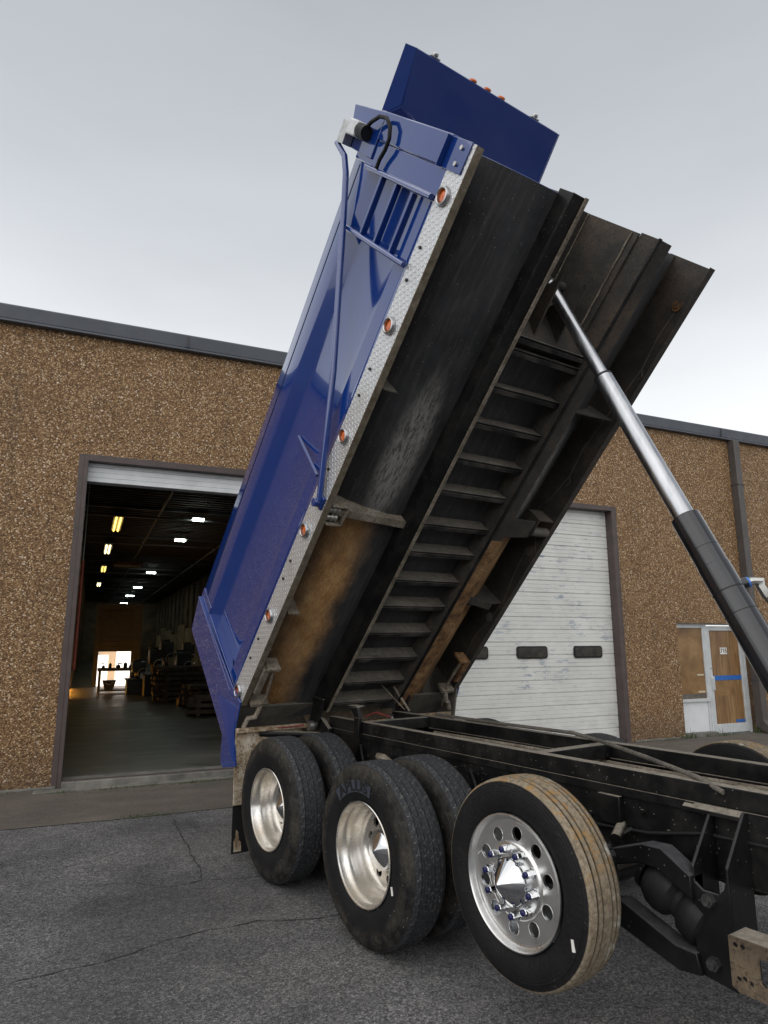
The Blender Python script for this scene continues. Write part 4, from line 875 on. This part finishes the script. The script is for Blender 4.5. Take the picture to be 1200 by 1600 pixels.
# wiring and light backs inside the right skirt
g = Bm(); pts = [(4.24, 0.085), (3.95, 0.10), (3.7, 0.07), (3.3, 0.12), (2.86, 0.17), (2.6, 0.14), (2.3, 0.2), (2.17, 0.27), (1.85, 0.06), (1.7, 0.13), (1.43, 0.10), (1.2, 0.05), (0.94, 0.07), (0.6, 0.13), (0.3, 0.08), (0.1, 0.06)]
g.tube([B(1.186, u_, w_) for u_, w_ in pts], 0.006, 6)
for (u_, w_) in pts[2:13:3]: g.tube([B(1.186, u_, w_), B(1.182, u_-0.05, w_-0.04), B(1.185, u_-0.10, w_-0.02)], 0.005, 6)
P('wiring', g, 'wire', BODY, parent=skr)
for u_ in (4.24, 3.42, 1.77, 0.93, 0.15): P('light_back', Bm().tube([B(1.191, u_, 0.09), B(1.172, u_, 0.09)], 0.045, 18).tube([B(1.172, u_, 0.09), B(1.162, u_, 0.09)], 0.02, 12), 'sill_rust' if u_ > 4 else 'grey_dust', BODY, parent=skr)
# tailgate
tg = [(-0.085, 1.483), (-0.445, 1.395), (-0.469, 0.06), (-0.60, -0.04), (-0.655, -0.10), (-0.64, -0.16), (-0.40, -0.335), (-0.245, -0.11), (0.03, -0.012), (-0.017, 0.226)]
tl = P('tailgate', Bm().prism([(u_-0.004, w_) for u_, w_ in tg], -1.235, -1.222, to_x).prism([(u_-0.004, w_) for u_, w_ in tg], 1.222, 1.235, to_x)
       .prism([(-0.09, 1.48), (-0.44, 1.39), (-0.465, 0.26), (-0.445, 0.26), (-0.42, 1.37), (-0.09, 1.455)], -1.222, 1.222, to_x), 'blue', BODY, 0.004)
P('gate_liner', Bm().prism([(-0.444, 0.06), (-0.438, 0.06), (-0.415, 1.36), (-0.419, 1.36)], -1.2, 1.2, to_x), 'brown_grime', BODY, parent=tl)
P('gate_bottom', Bm().prism([(-0.09, 0.02), (-0.45, 0.06), (-0.464, 0.255), (-0.446, 0.255), (-0.44, 0.08), (-0.09, 0.045)], -1.2, 1.2, to_x), 'grey_dust', BODY, parent=tl)
P('gate_edge', Bm().ubox(-1.238, -1.2, -0.10, -0.078, 0.22, 1.49), 'blue', BODY, 0.004, parent=tl)
P('gate_crease', Bm().hexa([B(-1.2365, -0.31, 0.40), B(-1.2365, -0.06, 0.03), B(-1.2365, -0.22, -0.10), B(-1.2365, -0.40, -0.30), B(-1.245, -0.33, 0.36), B(-1.245, -0.10, 0.02), B(-1.245, -0.24, -0.09), B(-1.242, -0.42, -0.27)]), 'blue', BODY, 0.004, parent=tl)
# floor rear edge plate: tub end
P('rear_apron', Bm().prism([(-1.1, 0.33), (-0.94, 0.17), (-0.73, 0.065), (-0.5, 0.03), (-0.5, -0.09), (0.5, -0.09), (0.5, 0.03), (0.73, 0.065), (0.94, 0.17), (1.1, 0.33)], -0.275, -0.262, to_u), 'bracket_rust', BODY)
P('rear_side_plate', Bm().prism([(0.10, 0.42), (0.02, 0.0), (-0.24, -0.16), (-0.62, -0.06), (-0.47, 0.70), (-0.1, 0.70)], 1.20, 1.2205, to_x), 'grey_dust', BODY)

# --- chassis frame
F0, F1 = -1.6, 5.46
for sg in (-1, 1):
    xo = XC+sg*0.394; xi = XC+sg*0.314; a, b = sorted((xo, xi)); w0, w1 = sorted((xo, xo-sg*0.012))
    fr = P('frame_rail', Bm().box(w0, w1, F0, F1, 0.71, 1.028).box(a, b, F0, F1, 0.70, 0.712).box(a, b, F0, F1, 1.018, 1.029), 'chassis', WORLD, 0.004)
    a2, b2 = sorted((xo, xi+sg*0.01))
    P('subframe_rail', Bm().box(a2, b2, F0, F1, 1.032, 1.126), 'chassis', WORLD, 0.006)
    lo, hi = sorted((xo+sg*0.002, xo+sg*0.014))
    P('frame_lip', Bm().prism([(lo, 0.99), (hi, 0.995), (hi, 1.024), (lo, 1.030)], 1.95, F1-0.1, lambda x, z, t: (x, t, z)), 'chassis', WORLD, parent=fr)
    for k in range(24 if sg < 0 else 0):
        y = 1.45+k*0.16+random.uniform(-0.03, 0.03); z = random.choice((0.93, 0.86, 0.78))
        P('frame_bolt', Bm().cyl((xo+sg*0.001, y, z), (xo+sg*0.014, y, z), 0.013, seg=6), 'chassis', WORLD, parent=fr)
for y in (4.94, 3.0, 1.2):
    P('frame_crossmember', Bm().box(XC-0.322, XC+0.322, y-0.04, y+0.04, 1.03, 1.122), 'chassis', WORLD, 0.006)
P('frame_crossmember', Bm().box(XC-0.38, XC+0.38, 5.38, 5.46, 0.75, 1.02), 'chassis', WORLD, 0.006)
P('frame_crossmember', Bm().box(XC-0.312, XC+0.312, 4.2, 4.5, 0.73, 0.76).box(XC-0.312, XC+0.312, 4.2, 4.23, 0.73, 1.0), 'dusty_steel', WORLD, 0.006)
P('mount_plate', Bm().box(XC-0.2, XC+0.3, 3.5, 4.0, 0.985, 0.995), 'grey_dust')
# upright hook plate on the near rail
P('guide_hook', Bm().hexa([(XC-0.43, 4.93, 0.86), (XC-0.40, 4.93, 0.86), (XC-0.40, 5.01, 0.86), (XC-0.43, 5.01, 0.86), (XC-0.43, 4.90, 1.16), (XC-0.40, 4.90, 1.16), (XC-0.40, 4.98, 1.16), (XC-0.43, 4.98, 1.16)])
  .hexa([(XC-0.43, 4.90, 1.161), (XC-0.40, 4.90, 1.161), (XC-0.40, 4.98, 1.161), (XC-0.43, 4.98, 1.161), (XC-0.43, 4.93, 1.24), (XC-0.40, 4.93, 1.24), (XC-0.40, 5.05, 1.24), (XC-0.43, 5.05, 1.24)])
  .hexa([(XC-0.43, 4.93, 1.241), (XC-0.40, 4.93, 1.241), (XC-0.40, 5.06, 1.241), (XC-0.43, 5.06, 1.241), (XC-0.43, 4.95, 1.252), (XC-0.33, 4.95, 1.252), (XC-0.33, 5.10, 1.252), (XC-0.43, 5.10, 1.252)]), 'chassis', WORLD, 0.004)
# hinge
for sg in (-1, 1):
    h = P('body_hinge', Bm().prism([(5.36, 0.95), (5.62, 0.95), (5.66, 1.04), (5.60, 1.11), (5.50, 1.11), (5.36, 1.03)], XC+sg*0.44-0.02, XC+sg*0.44+0.02, lambda y, z, t: (t, y, z)), 'chassis', WORLD, 0.005)
    P('hinge_pin', Bm().cyl((XC+sg*0.36, 5.58, 1.04), (XC+sg*0.54, 5.58, 1.04), 0.045), 'zinc', WORLD, parent=h)
    P('hinge_ear', Bm().prism([(5.40, 1.28), (5.56, 1.30), (5.66, 1.06), (5.60, 0.99), (5.51, 1.02)], XC+sg*0.485-0.012, XC+sg*0.485+0.012, lambda y, z, t: (t, y, z)), 'chassis', WORLD, 0.004, parent=h)
P('body_prop', Bm().tube([(XC+0.44, 5.35, 1.13), (XC+0.36, 5.5, 1.36)], 0.012, 8).tube([(XC+0.42, 5.40, 1.14), (XC+0.2, 5.52, 1.4)], 0.006, 6), 'dusty_steel')
# hoses lying on the frame
P('air_line', Bm().tube([(XC+0.40, 4.9, 1.14), (XC+0.36, 4.0, 1.145), (XC+0.30, 3.25, 1.16), (XC+0.2, 2.95, 1.15), (XC-0.11, 2.40, 1.15), (XC-0.36, 1.95, 1.14), (XC-0.40, 1.8, 1.10)], 0.013, 8), 'grey_dust')
P('wire_harness', Bm().tube([(XC+0.30, 4.8, 1.0), (XC+0.29, 3.6, 1.01), (XC+0.295, 2.6, 1.0), (XC+0.29, 1.6, 1.01), (XC+0.3, 0.6, 1.0)], 0.014, 8).tube([(XC+0.1, 2.0, 1.03), (XC+0.05, 1.6, 1.06), (XC+0.12, 1.2, 1.05), (XC+0.05, 0.8, 1.06)], 0.012, 8), 'dusty_steel')
P('red_hose', Bm().tube([(XC-0.95, 5.62, 1.05), (XC-0.8, 5.60, 1.04), (XC-0.6, 5.56, 1.05)], 0.007, 8).tube([(XC-0.1, 5.3, 1.12), (XC-0.05, 5.2, 1.16), (XC+0.0, 5.05, 1.13)], 0.008, 6), 'red_cable')
P('air_fitting', Bm().tube([(XC-0.41, 4.60, 0.86), (XC-0.46, 4.56, 0.90), (XC-0.47, 4.48, 0.90), (XC-0.44, 4.42, 0.86)], 0.03, 10), 'dusty_steel')
# small plate on near rail beside the pusher wheel
P('rail_gusset', Bm().box(XC-0.43, XC-0.396, 2.36, 2.50, 0.84, 0.985), 'chassis', WORLD, 0.004)
# driveline seen between the rails
P('drive_shaft', Bm().cyl((XC, 3.9, 0.62), (XC, 0.5, 0.72), 0.06), 'chassis')
for y in (5.005, 3.661):
    ax = P('drive_axle', Bm().cyl((XC-0.85, y, 0.525), (XC+0.85, y, 0.525), 0.075).tube([(XC, y-0.3, 0.56), (XC, y-0.1, 0.53), (XC, y+0.15, 0.525), (XC, y+0.24, 0.525)], 0.2, 20, True, [0.08, 0.19, 0.2, 0.08]), 'chassis')
    for sg in (-1, 1): P('brake_drum', Bm().cyl((XC+sg*0.60, y, 0.525), (XC+sg*0.72, y, 0.525), 0.21, seg=32), 'chassis', parent=ax)
for q in (XC-0.50, XC+0.41): P('walking_beam', Bm().box(q, q+0.09, 3.7, 4.95, 0.50, 0.60), 'chassis', WORLD, 0.02)
# --- mud flap behind the near duals
mf = P('mud_flap', Bm().box(2.385, 3.02, 5.66, 5.672, 0.045, 0.60), 'hose_rubber')
P('flap_bracket', Bm().box(2.375, 3.02, 5.640, 5.652, 0.43, 1.06).box(2.375, 3.05, 5.60, 5.639, 1.02, 1.06), 'rusty_plate', WORLD, 0.004, parent=mf)
P('flap_mount', Bm().cyl((2.6, 5.66, 1.0), (3.22, 5.5, 0.95), 0.03), 'chassis', WORLD, parent=mf)
P('flap_scuff', Bm().prism([(2.405, 0.06), (2.47, 0.06), (2.465, 0.13), (2.445, 0.15), (2.44, 0.21), (2.42, 0.235), (2.415, 0.17), (2.40, 0.14)], 5.655, 5.659, lambda x, z, t: (x, t, z)), 'rusty_plate', WORLD, parent=mf)
mf2 = P('mud_flap', Bm().box(2*XC-3.02, 2*XC-2.385, 5.66, 5.672, 0.045, 0.60), 'hose_rubber')
P('flap_bracket', Bm().box(2*XC-3.02, 2*XC-2.375, 5.640, 5.652, 0.43, 1.06), 'rusty_plate', WORLD, 0.004, parent=mf2)

# --- hoist
T0 = Vector((XC, 3.007, 4.401)); T1 = Vector((XC, 1.726, 1.704)); dv = (T1-T0).normalized()
at = lambda z: T0+dv*((T0.z-z)/-dv.z)
hc = P('hoist_cylinder', Bm().tube([at(2.50), at(2.495), at(2.46), at(2.20), at(2.198), at(0.98)], 0.0, 40, True, [0.070, 0.0815, 0.0825, 0.0825, 0.085, 0.085]), 'hoist_black', loc=at(1.7))
P('hoist_stage', Bm().tube([at(3.52), at(3.515), at(2.47)], 0.06, 40, True, [0.054, 0.0595, 0.0595]), 'hoist_chrome', parent=hc, loc=at(3.0))
P('hoist_stage', Bm().tube([at(4.42), at(3.50)], 0.044, 36), 'hoist_chrome', parent=hc, loc=at(4.0))
P('hoist_wiper', Bm().tube([at(3.525), at(3.512)], 0.0615, 40), 'plain_black', parent=hc)
P('hoist_seam', Bm().tube([at(2.06), at(2.053)], 0.0862, 40).tube([at(1.94), at(1.936)], 0.0858, 40).tube([at(2.30), at(2.297)], 0.083, 40), 'plain_black', parent=hc)
n_ = Vector((0.35, -0.86, 0.37)).normalized(); p0 = at(2.075)
sidev = (rgt*0.75-fwd*0.1).normalized(); sidev = (sidev-dv*sidev.dot(dv)).normalized()
a0 = p0+sidev*0.07
P('oil_port', Bm().cyl(a0, a0+sidev*0.042, 0.030), 'hoist_black', parent=hc)
P('port_ring', Bm().cyl(a0+sidev*0.042, a0+sidev*0.054, 0.029), 'blue_ring', parent=hc)
e0 = a0+sidev*0.054
P('elbow_fitting', Bm().tube([e0, e0+sidev*0.02, e0+rgt*0.045+sidev*0.02, e0+rgt*0.062+Vector((0, 0, -0.02)), e0+rgt*0.085+Vector((0, -0.01, -0.08))], 0.022, 8, True, [0.02, 0.022, 0.027, 0.025, 0.025]), 'zinc', parent=hc)
h0 = e0+rgt*0.085+Vector((0, -0.01, -0.08))
P('hydraulic_hose', Bm().tube([h0, h0+rgt*0.04+Vector((0, -0.02, -0.08)), h0+rgt*0.12+Vector((0, -0.1, -0.32)), h0+rgt*0.12+Vector((0, -0.2, -0.8)), h0+Vector((0, -0.2, -1.05))], 0.021, 10), 'grey_dust', parent=hc)
P('hoist_base', Bm().box(XC-0.30, XC+0.30, at(1.0).y-0.16, at(1.0).y+0.12, 0.88, 1.025).cyl((XC-0.31, at(1.0).y, 1.0), (XC+0.31, at(1.0).y, 1.0), 0.06), 'chassis', WORLD, 0.01)

# --- wheels
def mir(pr, wd): return pr+[(wd-x, r) for x, r in reversed(pr)]
DW = 0.282
tread = [(0.044, 0.520), (0.066, 0.5245), (0.070, 0.514), (0.078, 0.514), (0.082, 0.525), (0.108, 0.5255), (0.112, 0.515), (0.119, 0.515), (0.123, 0.526)]
drive_prof = mir([(0.045, 0.296), (0.024, 0.302), (0.012, 0.325), (0.003, 0.37), (0.0, 0.41), (0.002, 0.445), (0.010, 0.474), (0.013, 0.476), (0.016, 0.484), (0.024, 0.503), (0.033, 0.511)]+tread, DW)
PW = 0.252
pt_ = [(0.030, 0.4535), (0.055, 0.4585), (0.0575, 0.444), (0.066, 0.444), (0.0685, 0.459), (0.088, 0.4605), (0.0905, 0.445), (0.099, 0.445), (0.1015, 0.461), (0.122, 0.461)]
push_prof = mir([(0.045, 0.296), (0.024, 0.302), (0.012, 0.32), (0.002, 0.35), (0.0, 0.375), (0.002, 0.40), (0.008, 0.42), (0.011, 0.421), (0.016, 0.436), (0.022, 0.447)]+pt_, PW)
rim_drive = [(0.020, 0.2985), (0.014, 0.3005), (0.010, 0.297), (0.012, 0.291), (0.022, 0.287), (0.045, 0.285), (0.060, 0.276), (0.075, 0.268), (0.105, 0.263), (0.135, 0.258), (0.150, 0.25), (0.170, 0.243), (0.192, 0.237), (0.200, 0.228), (0.206, 0.215)]
rim_push = [(0.020, 0.2985), (0.012, 0.3005), (0.006, 0.298), (0.005, 0.293), (0.012, 0.288), (0.026, 0.284), (0.036, 0.278), (0.040, 0.268), (0.038, 0.258)]
def wheel(kind, cx, cy_, cz, side, outer=True, rot=0.0, text=False):
    """side -1: outer face towards -x; +1 towards +x"""
    F = Matrix.Translation((cx, cy_, cz)) @ (Matrix.Rotation(PI, 4, 'Z') if side > 0 else Matrix.Identity(4)) @ Matrix.Rotation(rot, 4, 'X')
    if kind == 'drive':
        g = Bm().lathe(rim_drive, 72)
        holes = [circ(0.03, 20, 0.178*math.cos(a), 0.178*math.sin(a)) for a in [k*2*PI/10+0.2 for k in range(10)]]
        pl = plate_holes(circ(0.217, 64), holes, 0.014)
        me = bpy.data.meshes.new('t'); pl.b.to_mesh(me); pl.b.free(); me.transform(Matrix.Translation((0.21, 0, 0))); g.b.from_mesh(me); bpy.data.meshes.remove(me)
        wh = obj('wheel', g, 'dirty_alloy', truck, F)
        ty = obj('tyre', Bm().lathe(drive_prof, 120), 'rubber_drive', wh, F)
        if outer:
            obj('hub_cap', Bm().lathe([(0.20, 0.116), (0.150, 0.116), (0.142, 0.112), (0.136, 0.104), (0.098, 0.012), (0.094, 0.0)], 48), 'chrome', wh, F)
            g2 = Bm()
            obj('hub_flange', Bm().lathe([(0.2025, 0.150), (0.196, 0.150), (0.192, 0.14), (0.192, 0.112)], 48), 'dirty_alloy', wh, F)
            for k in range(10):
                a = k*2*PI/10; c = (0, 0.132*math.cos(a), 0.132*math.sin(a))
                obj('lug_nut', Bm().cyl((0.195, c[1], c[2]), (0.168, c[1], c[2]), 0.013, 0.011, 6), 'dirty_alloy', wh, F)
            a = math.radians(-19)
            st = obj('tyre_sticker', Bm().box(-0.004, 0.001, -0.006, 0.006, -0.022, 0.022), 'sticker_white', ty, F @ Matrix.Translation((0.003, -0.352*math.cos(a), 0.352*math.sin(a))) @ Matrix.Rotation(-0.2, 4, 'X')) if text else None
    else:
        g = Bm().lathe(rim_push, 72)
        holes = [circ(0.032, 24, 0.211*math.cos(a), 0.211*math.sin(a)) for a in [k*2*PI/10+0.31 for k in range(10)]]
        pl = plate_holes(circ(0.262, 72), holes, 0.016)
        me = bpy.data.meshes.new('t'); pl.b.to_mesh(me); pl.b.free(); me.transform(Matrix.Translation((0.046, 0, 0))); g.b.from_mesh(me); bpy.data.meshes.remove(me)
        g.lathe([(0.040, 0.174), (0.034, 0.171), (0.028, 0.165), (0.026, 0.155), (0.026, 0.09)], 64)
        for a in [k*2*PI/10+0.31 for k in range(10)]:       # rolled edge of each hand hole
            g.tube([(0.038, 0.211*math.cos(a)+0.0325*math.cos(b), 0.211*math.sin(a)+0.033*math.sin(b)) for b in [q*2*PI/20 for q in range(21)]], 0.0015, 6, False)
        g.lathe([(0.06, 0.262), (0.20, 0.25)], 64)
        wh = obj('wheel', g, 'alloy', truck, F)
        ty = obj('tyre', Bm().lathe(push_prof, 120), 'rubber_rib', wh, F)
        obj('hub_cap', Bm().lathe([(0.026, 0.108), (-0.005, 0.108), (-0.012, 0.104), (-0.085, 0.008), (-0.088, 0.0)], 48), 'chrome', wh, F)
        g2 = Bm()
        for k in range(10):
            a = k*2*PI/10+0.05; c = (0.142*math.cos(a), 0.142*math.sin(a))
            nut = obj('lug_nut', Bm().lathe([(0.026, 0.024), (0.020, 0.024), (0.019, 0.019), (-0.016, 0.0185), (-0.020, 0.014)], 6, (0, c[0], c[1])), 'chrome', wh, F)
            obj('stud_cap', Bm().lathe([(-0.014, 0.0145), (-0.030, 0.0135), (-0.033, 0.009), (-0.033, 0.0)], 14, (0, c[0], c[1])), 'blue_cap', wh, F)
        a = math.radians(-23); F2 = F @ Matrix.Rotation(-rot, 4, 'X')
        obj('tyre_sticker', Bm().box(-0.004, 0.002, -0.007, 0.007, -0.024, 0.024), 'sticker_white', ty, F2 @ Matrix.Translation((0.003, -0.395*math.cos(a), 0.395*math.sin(a))) @ Matrix.Rotation(-0.1, 4, 'X'))
        obj('valve_stem', Bm().tube([(0.04, 0.24, 0.05), (0.01, 0.225, 0.05), (-0.01, 0.21, 0.05)], 0.004, 6), 'zinc', wh, F)
    if text:
        # raised letters on a slightly paler band, bent round the sidewall
        a0_, a1_ = math.radians(48), math.radians(107); g3 = Bm(); n3 = 26; A_ = []; B_ = []
        for k in range(n3+1):
            a = a0_+(a1_-a0_)*k/n3
            for L_, r_, xx in ((A_, 0.352, 0.0045), (B_, 0.424, -0.001)): L_.append(g3.v((xx-0.004, r_*math.cos(a), r_*math.sin(a))))
        for k in range(n3): g3.f([A_[k], A_[k+1], B_[k+1], B_[k]])
        obj('sidewall_band', g3, 'rubber_patch', ty, F)
        t = text_bm('APLUS', 0.088, 0.0012); xs = [v_.co.x for v_ in t.b.verts]; mx = max(abs(min(xs)), max(xs))
        bmesh.ops.subdivide_edges(t.b, edges=[e for e in t.b.edges if e.calc_length() > 0.02], cuts=2)
        for v_ in t.b.verts:
            px, py, pz = v_.co; a = math.radians(77.5)+px/mx*math.radians(26); r_ = 0.388+py
            rr = (r_-0.352)/0.072
            v_.co = (0.0005-rr*0.0055-0.0022-pz*0.8, r_*math.cos(a), r_*math.sin(a))
        obj('sidewall_lettering', t, 'rubber_letter', ty, F)
    return wh
Y1, Y2, Y3, Z3 = 5.005, 3.661, 2.468, 0.678
wheel('drive', 2.371, Y1, 0.525, -1, rot=0.25); wheel('drive', 2.371+0.345, Y1, 0.525, -1, False)
wheel('drive', 2.371, Y2, 0.525, -1, text=True); wheel('drive', 2.371+0.345, Y2, 0.525, -1, False)
wheel('push', 2.444, Y3, Z3, -1, rot=0.1)
wheel('drive', 2*XC-2.371, Y1, 0.525, 1); wheel('drive', 2*XC-2.716, Y1, 0.525, 1, False)
wheel('drive', 2*XC-2.371, Y2, 0.525, 1); wheel('drive', 2*XC-2.716, Y2, 0.525, 1, False)
wheel('push', 2*XC-2.444, Y3, Z3, 1)
# --- pusher axle suspension
for sg in (-1, 1):
    def mx_(x): return XC+(x-XC)*(-sg)
    def bxx(g, x0_, x1_, *r): a, b = sorted((mx_(x0_), mx_(x1_))); return g.box(a, b, *r)
    yz = lambda x0_, x1_: (lambda g, poly: g.prism(poly, mx_(x0_), mx_(x1_), lambda y, z, t: (t, y, z)))
    hb = Bm()
    # channel shaped hanger: two cheeks and a web
    xz = lambda y0_, y1_: (lambda g, poly: g.prism([(mx_(x), z) for x, z in poly], y0_, y1_, lambda x, z, t: (x, t, z)))
    xz(1.86, 1.875)(hb, [(2.99, 0.37), (3.19, 0.37), (3.19, 1.0), (3.165, 1.0), (2.99, 0.80)])
    xz(1.70, 1.715)(hb, [(2.99, 0.35), (3.19, 0.35), (3.19, 1.03), (3.165, 1.03), (2.99, 0.83)])
    yz(2.985, 3.0)(hb, [(1.875, 0.37), (1.70, 0.35), (1.70, 0.83), (1.725, 0.74), (1.75, 0.715), (1.82, 0.715), (1.855, 0.74), (1.875, 0.80)])
    hg = P('axle_hanger', hb, 'suspension', WORLD, 0.004)
    for z in (0.685, 0.435): P('pivot_bolt', Bm().cyl((mx_(2.985), 1.79, z), (mx_(2.955), 1.79, z), 0.028, seg=6).cyl((mx_(2.955), 1.79, z), (mx_(2.94), 1.79, z), 0.016), 'old_bolt', parent=hg)
    ua = Bm(); yz(2.96, 3.06)(ua, [(2.30, 0.775), (2.10, 0.845), (2.0, 0.85), (1.86, 0.765), (1.86, 0.665), (2.03, 0.755), (2.12, 0.755), (2.30, 0.70)])
    P('upper_arm', ua, 'suspension', WORLD, 0.006)
    la = Bm(); yz(2.96, 3.06)(la, [(2.32, 0.54), (2.24, 0.56), (1.96, 0.455), (1.86, 0.455), (1.84, 0.37), (1.95, 0.355), (2.30, 0.455)])
    P('lower_arm', la, 'suspension', WORLD, 0.006)
    kn = Bm(); yz(2.74, 2.98)(kn, [(2.38, 0.80), (2.28, 0.80), (2.25, 0.74), (2.25, 0.47), (2.30, 0.42), (2.38, 0.45)])
    P('axle_bracket', kn, 'suspension', WORLD, 0.015)
    for z in (0.76, 0.48): P('pivot_bolt', Bm().cyl((mx_(2.96), 2.27, z), (mx_(2.92), 2.27, z), 0.024, seg=6), 'old_bolt')
    AS = [(2.14, 0.690, 0.06), (2.125, 0.683, 0.10), (2.09, 0.668, 0.122), (2.05, 0.648, 0.127), (2.01, 0.628, 0.118), (1.985, 0.614, 0.088), (1.965, 0.603, 0.088), (1.94, 0.590, 0.116), (1.90, 0.570, 0.126), (1.86, 0.550, 0.120), (1.83, 0.535, 0.07)]
    sp3 = P('air_spring', Bm().tube([(mx_(3.08), y, z) for y, z, r in AS], 0.1, 32, True, [r for y, z, r in AS]), 'hose_rubber')
    P('spring_plate', Bm().cyl((mx_(3.08), 2.165, 0.70), (mx_(3.08), 2.142, 0.69), 0.09), 'chassis', parent=sp3)
    P('torque_strut', Bm().cyl((mx_(3.06), 2.32, 0.80), (mx_(3.30), 2.42, 0.86), 0.03), 'chassis')
    # tank bracket plate ahead of the hanger
    pl = P('step_bracket', plate_holes([(1.615, 0.465), (1.585, 0.448), (0.9, 0.448), (0.9, 0.645), (1.615, 0.645)], [circ(0.009, 12, 1.585, 0.498), circ(0.009, 12, 1.562, 0.506), circ(0.009, 12, 1.536, 0.496), circ(0.010, 12, 1.588, 0.618), circ(0.010, 12, 1.56, 0.618), rrect(1.30, 1.50, 0.50, 0.60, 0.02)], 0.010), 'bracket_rust', WORLD @ Matrix.Translation((mx_(2.80), 0, 0)), 0.002)
    g = Bm(); bxx(g, 2.806, 2.93, 0.9, 1.615, 0.635, 0.645)
    P('bracket_flange', g, 'chassis', WORLD, 0.003, parent=pl)
P('pusher_axle', Bm().tube([(XC-1.0, Y3, Z3), (XC-0.6, Y3, Z3), (XC-0.45, Y3+0.02, Z3-0.10), (XC+0.45, Y3+0.02, Z3-0.10), (XC+0.6, Y3, Z3), (XC+1.0, Y3, Z3)], 0.06, 16), 'chassis')
P('rail_angle', Bm().prism([(XC-0.396, 0.985), (XC-0.43, 0.99), (XC-0.43, 1.01), (XC-0.396, 1.03)], 1.72, 2.0, lambda x, z, t: (x, t, z)), 'chassis', WORLD, 0.003)

P('air_hose', Bm().tube([(XC-0.41, 4.3, 0.80)]+[(XC-0.418-0.006*math.sin(k*1.3), 4.2-k*0.18, 0.795+0.018*math.sin(k*2.3)) for k in range(10)]+[(XC-0.42, 2.2, 0.84), (XC-0.41, 1.9, 0.90), (XC-0.405, 1.4, 0.91)], 0.009, 8), 'hose_rubber')
for y in (4.05, 3.3, 2.62, 1.6): P('hose_clip', Bm().box(XC-0.428, XC-0.396, y-0.012, y+0.012, 0.775, 0.83), 'zinc', WORLD, 0.003)
P('air_hose', Bm().tube([(XC-0.42, 2.30, 0.84), (XC-0.50, 2.34, 0.80), (XC-0.58, 2.40, 0.70), (XC-0.66, 2.44, 0.66)], 0.010, 8), 'hose_rubber')
for y in (5.005, 3.661):
    bc = P('brake_chamber', Bm().cyl((XC-0.44, y-0.30, 0.70), (XC-0.56, y-0.30, 0.70), 0.085).cyl((XC-0.495, y-0.30, 0.70), (XC-0.505, y-0.30, 0.70), 0.095), 'chassis')
    P('brake_hose', Bm().tube([(XC-0.50, y-0.30, 0.79), (XC-0.49, y-0.24, 0.90), (XC-0.44, y-0.15, 0.95), (XC-0.40, y-0.10, 0.90)], 0.010, 8), 'hose_rubber', parent=bc)
